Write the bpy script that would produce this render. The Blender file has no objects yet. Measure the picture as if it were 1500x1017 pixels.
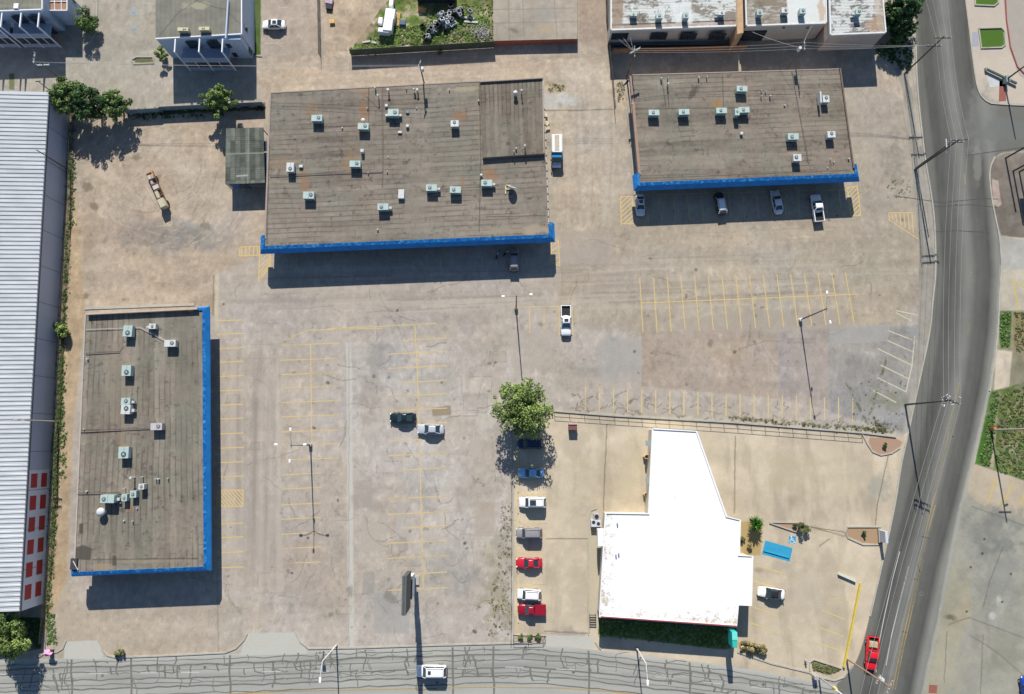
import bpy, bmesh, math, random
import numpy as np
from mathutils import Vector, Matrix
random.seed(7)
R = math.radians
C = bpy.context.scene.collection
# ---------------------------------------------------------------- camera geometry
H = 125.0; TH = R(8.0); F = 1000.0; CU, CV = 750.0, 508.5
NV = CV + F*math.tan(TH)
def G(u, v, h=0.0):
    """world point at height h that the photograph shows at pixel (u, v)"""
    a = (u-CU)/F; b = (v-CV)/F
    dx = a; dy = math.sin(TH) - b*math.cos(TH); dz = -math.cos(TH) - b*math.sin(TH)
    t = (H-h)/-dz
    return (dx*t, dy*t, h)
def UV(X, Y, Z=0.0):
    dx = X; dy = Y; dz = Z-H
    f = dy*math.sin(TH) - dz*math.cos(TH)
    up = dy*math.cos(TH) + dz*math.sin(TH)
    return CU + F*dx/f, CV - F*up/f
def unlin(c):
    c /= 255.0
    return c/12.92 if c <= .04045 else ((c+.055)/1.055)**2.4
K = (1.66, 1.60, 1.62)
def A(r, g, b):
    """albedo of a level sunlit surface that reads as r g b"""
    return tuple(min(.86, unlin(x)/k) for x, k in zip((r, g, b), K))
# ---------------------------------------------------------------- materials
def nodes(name):
    m = bpy.data.materials.new(name); m.use_nodes = True
    n = m.node_tree.nodes; l = m.node_tree.links
    return m, n, l, n['Principled BSDF']
_m = {}
def mat(name, col, rough=.7, metal=0.0, var=.12, scale=1.5, bump=0.0, spec=.3, detail=6, stretch=(1,1,1), emit=None):
    if name in _m: return _m[name]
    m, n, l, p = nodes(name)
    tc = n.new('ShaderNodeTexCoord'); mp = n.new('ShaderNodeMapping'); mp.inputs['Scale'].default_value = stretch
    geo = n.new('ShaderNodeNewGeometry')
    l.new(tc.outputs['Object'], mp.inputs[0])
    nz = n.new('ShaderNodeTexNoise'); nz.inputs['Scale'].default_value = scale; nz.inputs['Detail'].default_value = detail
    nz.inputs['Roughness'].default_value = .65
    l.new(mp.outputs[0], nz.inputs['Vector'])
    mr = n.new('ShaderNodeMapRange'); mr.inputs[1].default_value = .25; mr.inputs[2].default_value = .75
    mr.inputs[3].default_value = 1-var; mr.inputs[4].default_value = 1+var
    l.new(nz.outputs['Fac'], mr.inputs[0])
    vm = n.new('ShaderNodeVectorMath'); vm.operation = 'SCALE'; vm.inputs[0].default_value = col[:3]
    l.new(mr.outputs[0], vm.inputs['Scale']); l.new(vm.outputs[0], p.inputs['Base Color'])
    p.inputs['Roughness'].default_value = rough; p.inputs['Metallic'].default_value = metal
    p.inputs['Specular IOR Level'].default_value = spec
    if bump:
        bp = n.new('ShaderNodeBump'); bp.inputs['Strength'].default_value = bump; bp.inputs['Distance'].default_value = .03
        l.new(nz.outputs['Fac'], bp.inputs['Height']); l.new(bp.outputs[0], p.inputs['Normal'])
    _m[name] = m; return m
def vcmat(name, rough=.9, var=.10, scale=3.0, bump=.25, dist=.05, spec=.15):
    """colour from the surface's own attribute, broken up by fine noise"""
    if name in _m: return _m[name]
    m, n, l, p = nodes(name)
    at = n.new('ShaderNodeAttribute'); at.attribute_name = 'Col'
    tc = n.new('ShaderNodeTexCoord')
    nz = n.new('ShaderNodeTexNoise'); nz.inputs['Scale'].default_value = scale; nz.inputs['Detail'].default_value = 5; nz.inputs['Roughness'].default_value = .7
    l.new(tc.outputs['Object'], nz.inputs['Vector'])
    mr = n.new('ShaderNodeMapRange'); mr.inputs[1].default_value = .25; mr.inputs[2].default_value = .75
    mr.inputs[3].default_value = 1-var; mr.inputs[4].default_value = 1+var
    l.new(nz.outputs['Fac'], mr.inputs[0])
    vm = n.new('ShaderNodeVectorMath'); vm.operation = 'SCALE'
    l.new(at.outputs['Color'], vm.inputs[0]); l.new(mr.outputs[0], vm.inputs['Scale']); l.new(vm.outputs[0], p.inputs['Base Color'])
    p.inputs['Roughness'].default_value = rough; p.inputs['Specular IOR Level'].default_value = spec
    if bump:
        bp = n.new('ShaderNodeBump'); bp.inputs['Strength'].default_value = bump; bp.inputs['Distance'].default_value = dist
        l.new(nz.outputs['Fac'], bp.inputs['Height']); l.new(bp.outputs[0], p.inputs['Normal'])
    _m[name] = m; return m
def worn(name, col, amount=.5, scale=1.6):
    """road paint, rubbed away in patches"""
    if name in _m: return _m[name]
    m, n, l, p = nodes(name)
    p.inputs['Base Color'].default_value = (*col, 1); p.inputs['Roughness'].default_value = .8
    tc = n.new('ShaderNodeTexCoord'); nz = n.new('ShaderNodeTexNoise'); nz.inputs['Scale'].default_value = scale; nz.inputs['Detail'].default_value = 8; nz.inputs['Roughness'].default_value = .75
    l.new(tc.outputs['Object'], nz.inputs['Vector'])
    n2 = n.new('ShaderNodeTexNoise'); n2.inputs['Scale'].default_value = .12; n2.inputs['Detail'].default_value = 2
    l.new(tc.outputs['Object'], n2.inputs['Vector'])
    ad = n.new('ShaderNodeMath'); ad.operation = 'ADD'; l.new(nz.outputs['Fac'], ad.inputs[0]); l.new(n2.outputs['Fac'], ad.inputs[1])
    mr = n.new('ShaderNodeMapRange'); mr.inputs[1].default_value = .6+amount*.45; mr.inputs[2].default_value = .95+amount*.45
    mr.inputs[3].default_value = 0.12; mr.inputs[4].default_value = .95
    l.new(ad.outputs[0], mr.inputs[0])
    tr = n.new('ShaderNodeBsdfTransparent'); mx = n.new('ShaderNodeMixShader')
    l.new(mr.outputs[0], mx.inputs[0]); l.new(tr.outputs[0], mx.inputs[1]); l.new(p.outputs[0], mx.inputs[2])
    l.new(mx.outputs[0], n['Material Output'].inputs['Surface'])
    _m[name] = m; return m
# ---------------------------------------------------------------- mesh builder
class MB:
    def __init__(s): s.v = []; s.f = []
    def add(s, vs, fs):
        b = len(s.v); s.v += [tuple(p) for p in vs]; s.f += [tuple(b+i for i in f) for f in fs]; return s
    def box(s, x0, x1, y0, y1, z0, z1, M=None):
        vs = [(x0,y0,z0),(x1,y0,z0),(x1,y1,z0),(x0,y1,z0),(x0,y0,z1),(x1,y0,z1),(x1,y1,z1),(x0,y1,z1)]
        if M: vs = [M @ Vector(p) for p in vs]
        return s.add(vs, [(3,2,1,0),(4,5,6,7),(0,1,5,4),(1,2,6,5),(2,3,7,6),(3,0,4,7)])
    def prism(s, pts, z0, z1, top=True, bottom=True):
        """pts = list of (x, y), any order; a closed upright prism"""
        a = sum(pts[i][0]*pts[(i+1)%len(pts)][1]-pts[(i+1)%len(pts)][0]*pts[i][1] for i in range(len(pts)))
        if a < 0: pts = pts[::-1]
        n = len(pts)
        fs = [(i, (i+1)%n, n+(i+1)%n, n+i) for i in range(n)]
        if top: fs.append(tuple(range(n, 2*n)))
        if bottom: fs.append(tuple(range(n-1, -1, -1)))
        return s.add([(p[0],p[1],z0) for p in pts]+[(p[0],p[1],z1) for p in pts], fs)
    def sheet(s, pts, z):
        a = sum(pts[i][0]*pts[(i+1)%len(pts)][1]-pts[(i+1)%len(pts)][0]*pts[i][1] for i in range(len(pts)))
        if a < 0: pts = pts[::-1]
        return s.add([(p[0],p[1],z) for p in pts], [tuple(range(len(pts)))])
    def tube(s, p, q, r0, r1=None, n=8, caps=True):
        r1 = r0 if r1 is None else r1
        p, q = Vector(p), Vector(q); d = (q-p).normalized()
        a = d.orthogonal().normalized(); b = d.cross(a)
        vs = []
        for c, r in ((p, r0), (q, r1)):
            for i in range(n):
                t = 2*math.pi*i/n; vs.append(c + a*math.cos(t)*r + b*math.sin(t)*r)
        fs = [(i, (i+1)%n, n+(i+1)%n, n+i) for i in range(n)]
        if caps: fs += [tuple(range(n-1,-1,-1)), tuple(range(n, 2*n))]
        return s.add(vs, fs)
    def strip(s, a, b, w, z):
        """flat ribbon from a to b on the ground"""
        a = Vector(a[:2]); b = Vector(b[:2]); d = (b-a)
        if d.length < 1e-6: return s
        n = Vector((-d.y, d.x)).normalized()*w/2; z = z+(len(s.f)%120)*2.5e-5
        return s.sheet([a+n, a-n, b-n, b+n], z)
    def ribbon(s, pts, w, z, z1=None):
        """flat (or raised, when z1 is given) mitred ribbon along pts"""
        P = [Vector(p[:2]) for p in pts]; L = []; Rr = []
        for i, p in enumerate(P):
            a = P[max(0,i-1)]; b = P[min(len(P)-1,i+1)]
            n = Vector((-(b-a).y, (b-a).x)).normalized()*w/2
            L.append(p+n); Rr.append(p-n)
        k = len(P)
        if z1 is None:
            z = z+(len(s.f)%400)*6e-6
            return s.add([(q.x,q.y,z) for q in L]+[(q.x,q.y,z) for q in Rr], [(i, k+i, k+i+1, i+1) for i in range(k-1)])
        vs = [(q.x,q.y,z) for q in L]+[(q.x,q.y,z) for q in Rr]+[(q.x,q.y,z1) for q in L]+[(q.x,q.y,z1) for q in Rr]
        fs = []
        for i in range(k-1):
            fs += [(2*k+i, 3*k+i, 3*k+i+1, 2*k+i+1), (i, i+1, 2*k+i+1, 2*k+i)[::-1], (k+i, k+i+1, 3*k+i+1, 3*k+i)]
        fs += [(0, 2*k, 3*k, k)[::-1], (k-1, 2*k+k-1, 3*k+k-1, 2*k-1)]
        return s.add(vs, fs)
    def ball(s, c, r, sx=1, sy=1, sz=1, n=10, m=6):
        vs = [(c[0], c[1], c[2]+r*sz)]
        for j in range(1, m):
            t = math.pi*j/m
            for i in range(n):
                a = 2*math.pi*i/n
                vs.append((c[0]+r*sx*math.sin(t)*math.cos(a), c[1]+r*sy*math.sin(t)*math.sin(a), c[2]+r*sz*math.cos(t)))
        vs.append((c[0], c[1], c[2]-r*sz)); fs = []
        for i in range(n): fs.append((0, 1+i, 1+(i+1)%n))
        for j in range(m-2):
            for i in range(n): fs.append((1+j*n+i, 1+(j+1)*n+i, 1+(j+1)*n+(i+1)%n, 1+j*n+(i+1)%n))
        e = len(vs)-1
        for i in range(n): fs.append((e, 1+(m-2)*n+(i+1)%n, 1+(m-2)*n+i))
        return s.add(vs, fs)
    def build(s, name, m, parent=None, smooth=False, col=None, origin=None, bevel=0):
        me = bpy.data.meshes.new(name)
        o0 = Vector(origin) if origin is not None else (Vector(root(parent).location) if parent is not None and root(parent).get('abs') else Vector((0,0,0)))
        me.from_pydata([(p[0]-o0.x, p[1]-o0.y, p[2]-o0.z) for p in s.v], [], s.f)
        me.materials.append(m)
        if smooth: me.polygons.foreach_set('use_smooth', [True]*len(me.polygons))
        if col is not None:
            at = me.color_attributes.new('Col', 'FLOAT_COLOR', 'POINT')
            arr = np.ones((len(s.v), 4), dtype=np.float32); arr[:, :3] = np.asarray(col, dtype=np.float32)[:, :3]
            at.data.foreach_set('color', arr.ravel())
        me.update()
        o = bpy.data.objects.new(name, me); C.objects.link(o)
        if parent is not None: o.parent = parent
        elif origin is not None: o.location = o0
        if bevel:
            bv = o.modifiers.new('bevel', 'BEVEL'); bv.width = bevel; bv.segments = 2; bv.limit_method = 'ANGLE'
        return o
def root(o):
    while o.parent: o = o.parent
    return o
def tag(o, label, cat, group=None):
    o['label'] = label; o['category'] = cat
    if group: o['group'] = group
    return o
def thing(name, label, cat, loc=(0,0,0), rz=0, group=None, absolute=False):
    """Empty at the thing's base; absolute=True: its parts are written in world coordinates"""
    o = bpy.data.objects.new(name, None); C.objects.link(o); o.empty_display_size = .3
    o.location = loc; o.rotation_euler = (0, 0, rz)
    if absolute: o['abs'] = 1
    return tag(o, label, cat, group)
def struct(o, kind='structure'):
    o['kind'] = kind; return o
def copy_tree(o, parent=None):
    c = o.copy(); C.objects.link(c)
    c.parent = parent
    for ch in list(o.children): copy_tree(ch, c)
    return c
def xy(pts, h=0): return [G(u, v, h)[:2] for u, v in pts]
def lerp(a, b, t): return tuple(x+(y-x)*t for x, y in zip(a, b))
# ---------------------------------------------------------------- numpy noise
_rng = np.random.RandomState(11)
_tab = _rng.rand(8, 256, 256).astype(np.float32)
def vn(x, y, s, seed=0):
    t = _tab[seed % 8]; x = x/s + 37.3*seed; y = y/s + 91.7*seed
    xi = np.floor(x).astype(np.int32); yi = np.floor(y).astype(np.int32)
    fx = x-xi; fy = y-yi; fx = fx*fx*(3-2*fx); fy = fy*fy*(3-2*fy)
    a = t[yi & 255, xi & 255]; b = t[yi & 255, (xi+1) & 255]; c = t[(yi+1) & 255, xi & 255]; d = t[(yi+1) & 255, (xi+1) & 255]
    return (a*(1-fx)+b*fx)*(1-fy)+(c*(1-fx)+d*fx)*fy
def fbm(x, y, s, seed=0, o=4, g=.55):
    r = 0; w = 0; amp = 1
    for i in range(o):
        r = r + amp*vn(x, y, s/2**i, seed+i); w += amp; amp *= g
    return r/w
def sm(x, a, b):
    t = np.clip((x-a)/(b-a), 0, 1); return t*t*(3-2*t)
class Canvas:
    """a regular world grid at height z whose albedo is mixed in photo-traced regions"""
    def __init__(s, X, Y, z=0.0):
        s.X, s.Y = X.astype(np.float32), Y.astype(np.float32); s.U, s.V = UV(s.X, s.Y, z); s.U = s.U.astype(np.float32); s.V = s.V.astype(np.float32)
        s.col = np.zeros(X.shape+(3,), np.float32)
        s.W = fbm(s.X, s.Y, 1.6, 3, 4)-.5; s.W2 = fbm(s.X, s.Y, 1.6, 5, 4)-.5
        s.W3 = fbm(s.X, s.Y, .5, 1, 2)
    def sl(s, us, vs, pad):
        u0, u1, v0, v1 = min(us)-pad, max(us)+pad, min(vs)-pad, max(vs)+pad
        rows = np.where(((s.V >= v0) & (s.V <= v1) & (s.U >= u0) & (s.U <= u1)).any(1))[0] if s.V.size < 2e5 else None
        if rows is None:
            ra = np.where((s.V[:, s.V.shape[1]//2] >= v0) & (s.V[:, s.V.shape[1]//2] <= v1))[0]
            if len(ra) == 0: return None
            sub = s.U[ra[0]:ra[-1]+1]
            ca = np.where((sub.max(0) >= u0) & (sub.min(0) <= u1))[0]
            if len(ca) == 0: return None
            return slice(ra[0], ra[-1]+1), slice(ca[0], ca[-1]+1)
        if len(rows) == 0: return None
        cols = np.where(((s.V >= v0) & (s.V <= v1) & (s.U >= u0) & (s.U <= u1)).any(0))[0]
        return slice(rows[0], rows[-1]+1), slice(cols[0], cols[-1]+1)
    def pmask(s, poly, feather=1.5, warp=0):
        q = s.sl([p[0] for p in poly], [p[1] for p in poly], feather+warp+1)
        if q is None: return None, None
        u = s.U[q] + s.W[q]*warp*3; v = s.V[q] + s.W2[q]*warp*3
        ins = np.zeros(u.shape, bool); d = np.full(u.shape, 1e9, np.float32)
        n = len(poly)
        for i in range(n):
            (x0, y0), (x1, y1) = poly[i], poly[(i+1)%n]
            if y0 != y1:
                c = ((v < y0) != (v < y1)) & (u < (x1-x0)*(v-y0)/(y1-y0)+x0); ins ^= c
            ex, ey = x1-x0, y1-y0; L = ex*ex+ey*ey+1e-9
            t = np.clip(((u-x0)*ex+(v-y0)*ey)/L, 0, 1)
            d = np.minimum(d, (u-x0-t*ex)**2+(v-y0-t*ey)**2)
        d = np.sqrt(d); sd = np.where(ins, d, -d)
        return q, sm(sd, -feather/2, feather/2)
    def mixc(s, q, m, rgb):
        m = m[..., None]; s.col[q] = s.col[q]*(1-m) + np.asarray(rgb, np.float32)*m
    def fill(s, poly, rgb, a=1, feather=1.2, warp=0, tex=0, ts=3):
        q, m = s.pmask(poly, feather, warp)
        if q is None: return
        if tex: m = m*np.clip(1-tex+tex*2*sm(fbm(s.X[q], s.Y[q], ts, 2, 4), .3, .7), 0, 1)
        s.mixc(q, np.clip(m*a, 0, 1), A(*rgb))
    def mul(s, poly, f, feather=3, warp=0, tex=0, ts=3):
        q, m = s.pmask(poly, feather, warp)
        if q is None: return
        if tex: m = m*np.clip(1-tex+tex*2*sm(fbm(s.X[q], s.Y[q], ts, 2, 4), .3, .7), 0, 1)
        s.col[q] *= (1+(np.asarray(f, np.float32)-1)*m[..., None])
    def blob(s, u, v, ru, rv, rgb, a=.5, ang=0, rough=.8, soft=.5):
        k = max(ru, rv)*1.4
        q = s.sl([u], [v], k)
        if q is None: return
        du = s.U[q]-u; dv = s.V[q]-v; c, n = math.cos(R(ang)), math.sin(R(ang))
        x = (du*c+dv*n)/ru; y = (-du*n+dv*c)/rv
        r = np.sqrt(x*x+y*y) + (s.W[q]*2+s.W2[q])*rough
        m = 1-sm(r, 1-soft, 1)
        s.mixc(q, np.clip(m*a, 0, 1), A(*rgb))
    def line(s, pts, w, rgb, a=.6, rough=0, gaps=0):
        for (x0, y0), (x1, y1) in zip(pts[:-1], pts[1:]):
            q = s.sl([x0, x1], [y0, y1], w+rough*2+1)
            if q is None: continue
            u = s.U[q]+s.W[q]*rough*4; v = s.V[q]+s.W2[q]*rough*4
            ex, ey = x1-x0, y1-y0; L = ex*ex+ey*ey+1e-9
            t = np.clip(((u-x0)*ex+(v-y0)*ey)/L, 0, 1)
            d = np.sqrt((u-x0-t*ex)**2+(v-y0-t*ey)**2)
            m = 1-sm(d, w*.25, w*.5+.5)
            if gaps: m = m*sm(s.W3[q], gaps-.12, gaps+.12)
            s.mixc(q, np.clip(m*a, 0, 1), A(*rgb))
def grid_obj(name, X, Y, z, col, m, parent=None, fmask=None):
    ny, nx = X.shape
    idx = np.arange(nx*ny, dtype=np.int32).reshape(ny, nx)
    f = np.stack([idx[:-1,:-1], idx[:-1,1:], idx[1:,1:], idx[1:,:-1]], -1)
    f = f.reshape(-1, 4) if fmask is None else f[fmask]
    used = np.unique(f); rm = np.zeros(nx*ny, np.int32); rm[used] = np.arange(len(used)); f = rm[f]
    z = np.broadcast_to(np.asarray(z, np.float32), X.shape)
    co = np.stack([X.ravel()[used], Y.ravel()[used], z.ravel()[used]], -1).astype(np.float32)
    if parent is not None and root(parent).get('abs'): co = co - np.array(root(parent).location, np.float32)
    c = np.ones((len(used), 4), np.float32); c[:, :3] = col.reshape(-1, 3)[used]
    me = bpy.data.meshes.new(name)
    me.vertices.add(len(co)); me.vertices.foreach_set('co', co.ravel())
    me.loops.add(f.size); me.loops.foreach_set('vertex_index', f.ravel())
    me.polygons.add(len(f)); me.polygons.foreach_set('loop_start', np.arange(0, f.size, 4, dtype=np.int32))
    me.polygons.foreach_set('loop_total', np.full(len(f), 4, np.int32))
    me.update(calc_edges=True)
    at = me.color_attributes.new('Col', 'FLOAT_COLOR', 'POINT'); at.data.foreach_set('color', c.ravel())
    me.materials.append(m)
    # faces must look up
    if f.size and (np.cross(co[f[0,1]]-co[f[0,0]], co[f[0,2]]-co[f[0,0]])[2] < 0): me.flip_normals()
    o = bpy.data.objects.new(name, me); C.objects.link(o)
    if parent is not None: o.parent = parent
    return o
SKY, SUNE, EXPO = 0.085, 5.0, 0.42
# ================================================================ THE GROUND
step = 0.16
gx = np.arange(-106, 106, step); gy = np.arange(-50, 92, step)
GX, GY = np.meshgrid(gx, gy)
cv = Canvas(GX, GY, 0.0)
cv.col[:] = A(196, 182, 164)
# region polygons, in photo pixels
STREET_L = [(1330,-60),(1343,0),(1341,60),(1343,128),(1353,221),(1360,262),(1369,320),(1371,400),(1366,440),(1363,480),(1356,515),(1340,587),(1331,630),(1319,683),(1311,740),(1291,830),(1274,903),(1263,947),(1252,975),(1238,992)]
STREET_R = [(1406,-60),(1414,0),(1418,30),(1427,107),(1433,136),(1443,148),(1457,154),(1700,160),(1700,216),(1473,220),(1457,230),(1448,250),(1452,290),(1458,320),(1464,347),(1467,389),(1464,427),(1461,499),(1449,573),(1436,629),(1420,693),(1408,740),(1389,830),(1378,893),(1361,972),(1350,1025),(1340,1100)]
AVE_T = [(-80,972),(40,966),(110,964),(345,958),(470,953),(560,949),(760,944),(805,946),(870,952),(930,960),(1000,967),(1080,978),(1150,990),(1200,1000),(1225,1003)]
def smooth(P, it=2):
    for _ in range(it):
        Q = [P[0]]
        for a, b in zip(P[:-1], P[1:]): Q += [lerp(a, b, .25), lerp(a, b, .75)]
        P = Q+[P[-1]]
    return P
SL0, SR0 = STREET_L, STREET_R
STREET_L, STREET_R, AVE_T = smooth(STREET_L), smooth(STREET_R), smooth(AVE_T, 1)
street = STREET_L + [(1225,1003),(1210,1100)] + STREET_R[::-1]
avenue = AVE_T + [(1238,1060),(1238,1150),(-80,1150)]
fastlot = [(752,606),(812,603),(900,612),(1262,637),(1322,640),(1331,630),(1319,683),(1311,740),(1291,830),(1274,903),(1263,947),(1252,975),(1238,992),(1200,1000),(1080,978),(1000,967),(930,960),(870,952),(805,946),(752,938)]
dirtlot = [(100,165),(388,150),(388,345),(388,372),(318,402),(318,462),(125,452),(106,640),(98,850),(66,940),(60,930),(84,640)]
alley = [(372,85),(520,72),(850,58),(893,0),(893,-60),(845,-60),(845,60),(900,100),(1330,95),(1340,150),(1240,112),(1230,100),(905,112),(915,120),(925,290),(820,330),(800,115),(395,135),(388,165)]
aptlot = [(-80,-60),(383,-60),(383,95),(372,95),(388,150),(100,165),(-80,140)]
northyard = [(475,-60),(725,-60),(725,66),(515,80),(475,92)]
eastpad = [(1427,107),(1414,0),(1406,-60),(1700,-60),(1700,154),(1457,152),(1443,148),(1433,136)]
eastmid = [(1473,224),(1600,224),(1600,420),(1520,352),(1467,345),(1455,320),(1448,255),(1457,232)]
eastlot = [(1465,347),(1600,352),(1600,450),(1465,455)]
eastverge = [(1462,455),(1700,455),(1700,725),(1560,715),(1500,704),(1428,680),(1449,573)]
eastlow = [(1420,693),(1428,680),(1500,704),(1700,730),(1700,1150),(1340,1150),(1350,1025),(1361,972),(1378,893),(1389,830),(1408,740)]
walk = [(1310,100),(1341,100),(1343,128),(1353,221),(1360,262),(1369,320),(1371,400),(1366,440),(1363,480),(1356,515),(1340,587),(1331,630),(1322,640),(1330,600),(1340,540),(1345,480),(1346,440),(1346,360),(1340,300),(1334,220),(1322,130)]
cv.fill(aptlot, (190,181,168), feather=3, warp=1)
cv.fill(alley, (206,188,168), feather=6, warp=3)
cv.fill([(893,-60),(848,-60),(848,62),(893,80)], (190,170,154), feather=3)
cv.fill(dirtlot, (203,183,162), feather=6, warp=2)
cv.fill([(60,940),(98,850),(106,640),(125,452),(100,165),(88,165),(60,900)], (203,177,146), feather=3, warp=2)
cv.fill(northyard, (200,178,154), feather=4, warp=2)
cv.fill([(383,-40),(475,-40),(478,88),(383,92)], (200,182,165), feather=3)
# main parking lot
lot = [(318,402),(388,372),(820,330),(925,290),(1262,270),(1330,255),(1346,360),(1346,440),(1340,540),(1322,640),(1262,637),(900,612),(812,603),(752,606),(752,945),(470,953),(345,958),(110,964),(66,955),(66,940),(98,850),(106,640),(125,452),(318,462)]
cv.fill(lot, (202,188,175), feather=4, warp=1)
cv.fill([(820,330),(925,290),(1262,270),(1330,255),(1346,360),(1346,440),(1330,480),(940,488),(815,470)], (197,182,163), feather=10, warp=4)
cv.fill([(940,486),(1140,484),(1140,584),(940,566)], (193,174,157), feather=2, warp=0)
cv.fill([(1140,486),(1215,480),(1215,600),(1140,584)], (183,169,160), a=.9, feather=2, tex=.6, ts=8)
cv.fill([(66,955),(98,850),(124,895),(318,890),(318,870),(410,900),(355,945),(345,958),(110,964)], (202,186,168), feather=8, warp=4)
cv.fill([(510,500),(752,505),(752,945),(512,950)], (209,197,186), feather=4, warp=1, tex=.5, ts=10)
cv.fill([(1212,480),(1345,476),(1340,540),(1325,635),(1215,605)], (172,166,160), feather=5, warp=2, tex=.3, ts=4)
# the big soft stains
for b in [(240,345,90,38,(158,153,148),.75,0,.5),(300,352,45,25,(145,146,140),.55,0,.6),(190,330,50,60,(178,160,145),.4,30,.6),(130,330,28,70,(176,156,137),.5,0,.6),(330,340,50,50,(190,178,168),.5,0,.5),
          (905,520,42,42,(182,176,170),.8,0,.5),(870,540,50,18,(172,166,160),.5,0,.8),(720,500,60,30,(205,188,172),.6,0,.5),(570,530,45,40,(182,174,168),.6,0,.6),(545,560,26,70,(174,162,152),.55,10,.9),(640,560,60,40,(196,190,182),.6,0,.5),
          (700,600,30,50,(200,193,184),.5,0,.6),(560,640,35,45,(196,184,172),.6,0,.6),(620,720,60,50,(180,172,164),.5,0,.7),(570,760,30,60,(196,180,168),.6,0,.5),(660,830,60,60,(184,180,174),.7,0,.6),(700,720,40,60,(194,184,172),.5,0,.6),
          (590,900,60,40,(190,182,176),.5,0,.6),(725,860,28,80,(178,166,142),.75,2,.9),(740,900,20,40,(176,164,138),.8,0,1),(560,870,30,40,(178,170,162),.5,0,.8),(1270,540,50,30,(160,155,150),.7,20,.8),(1310,590,35,25,(150,146,120),.6,0,1),(1260,590,50,20,(150,148,140),.5,0,.9),
          (1230,500,30,30,(186,178,170),.6,0,.6),(1290,490,40,16,(160,155,146),.6,0,.9),(1290,290,38,40,(186,176,162),.5,0,.6),(1305,235,26,50,(168,156,138),.7,0,1),(1290,160,40,45,(186,168,156),.6,0,.7),(1265,200,14,80,(200,184,166),.5,-4,.5),
          (240,500,1,1,(0,0,0),0,0,0),(860,180,30,70,(206,192,178),.6,5,.6),(870,260,28,60,(204,188,170),.5,8,.6),(830,145,22,14,(206,204,200),.9,0,.6),(810,128,30,8,(178,160,122),.8,8,1.2),(860,350,50,30,(205,187,168),.5,0,.5),
          (640,95,100,10,(212,190,168),.6,-3,.9),(450,105,70,14,(208,186,162),.6,-3,.9),(780,95,60,14,(206,184,162),.6,0,.9),(975,100,60,6,(206,184,160),.8,-1,.9),(160,60,30,60,(176,166,156),.5,10,.7),(170,30,20,50,(196,186,174),.5,0,.5),
          (230,120,60,30,(196,182,168),.5,0,.6),(420,430,80,24,(184,170,160),.5,-3,.6),(620,430,130,20,(200,184,172),.5,-3,.7),(900,400,60,40,(200,180,164),.5,0,.6),(1100,350,120,20,(202,183,162),.6,-2,.8),(1180,330,90,10,(206,186,164),.6,-2,.8),(1000,370,110,10,(182,168,154),.5,-2,.8),
          (1280,400,50,24,(186,176,158),.6,0,.8),(1110,520,22,16,(200,186,174),.5,0,.6),(1050,500,24,14,(178,160,148),.5,0,.8),(390,640,16,200,(196,180,172),.5,0,.4),(350,640,10,200,(188,170,160),.4,0,.4),(435,830,60,80,(196,178,166),.5,0,.6),(380,560,12,120,(182,168,160),.5,0,.5)]:
    if b[6] is not None: cv.blob(b[0], b[1], b[2], b[3], b[4], b[5], b[6], b[7], .75)
# broad broken texture, world wide
n1 = fbm(cv.X, cv.Y, 22, 1, 5); n2 = fbm(cv.X, cv.Y, 5, 4, 5, .65); n3 = fbm(cv.X*.25, cv.Y*2.2, 4, 2, 5, .6); n4 = fbm(cv.X, cv.Y, .9, 6, 3, .7)
cv.col *= (1 + (n1-.5)*.22 + (n2-.5)*.24 + (n3-.5)*.24 + (n4-.5)*.28)[..., None]
cv.col[..., 0] *= 1+(fbm(cv.X, cv.Y, 9, 5, 4)-.5)*.10; cv.col[..., 2] *= 1-(fbm(cv.X, cv.Y, 9, 5, 4)-.5)*.14
# darker freckle stains on all the asphalt
sp = fbm(cv.X, cv.Y, 2.4, 7, 5, .75)
cv.col *= (1-.16*sm(sp, .62, .76))[..., None]; cv.col *= (1+.14*sm(1-sp, .60, .76))[..., None]
sp2 = fbm(cv.X*1.4, cv.Y*.7, 1.1, 2, 4, .8); cv.col *= (1+.14*sm(sp2, .56, .74)-.12*sm(1-sp2, .58, .74))[..., None]
# rectangular repair patches
for poly, c, a in [([(555,765),(567,747),(566,806),(530,808),(529,770)], (204,190,176), .8), ([(695,735),(726,735),(724,786),(695,786)], (200,180,160), .55), ([(548,868),(600,866),(600,928),(548,928)], (184,180,174), .6),
                   ([(632,598),(660,594),(661,608),(634,610)], (170,152,128), .9), ([(533,838),(548,838),(548,870),(530,872)], (170,164,156), .6), ([(1215,478),(1305,475),(1300,500),(1215,505)], (190,184,178), .7),
                   ([(876,500),(940,496),(940,560),(878,560)], (192,184,176), .6), ([(980,470),(1100,455),(1240,452),(1240,484),(1000,486)], (189,174,160), .6), ([(355,742),(412,742),(414,860),(356,860)], (188,172,160), .35),
                   ([(688,645),(704,643),(704,667),(690,667)], (205,194,182), .8), ([(517,705),(545,702),(545,745),(517,745)], (186,174,164), .6), ([(817,340),(900,335),(900,385),(820,392)], (192,176,164), .5),
                   ([(793,137),(817,139),(817,161),(795,161)], (214,208,200), .9), ([(1225,690),(1226,690),(1226,691)], (1,1,1), 0), ([(580,740),(600,735),(604,790),(580,792)], (202,192,182), .5), ([(745,480),(812,480),(812,540),(750,540)], (200,186,174), .5)]:
    cv.fill(poly, c, a, 1.5, .3)
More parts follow.
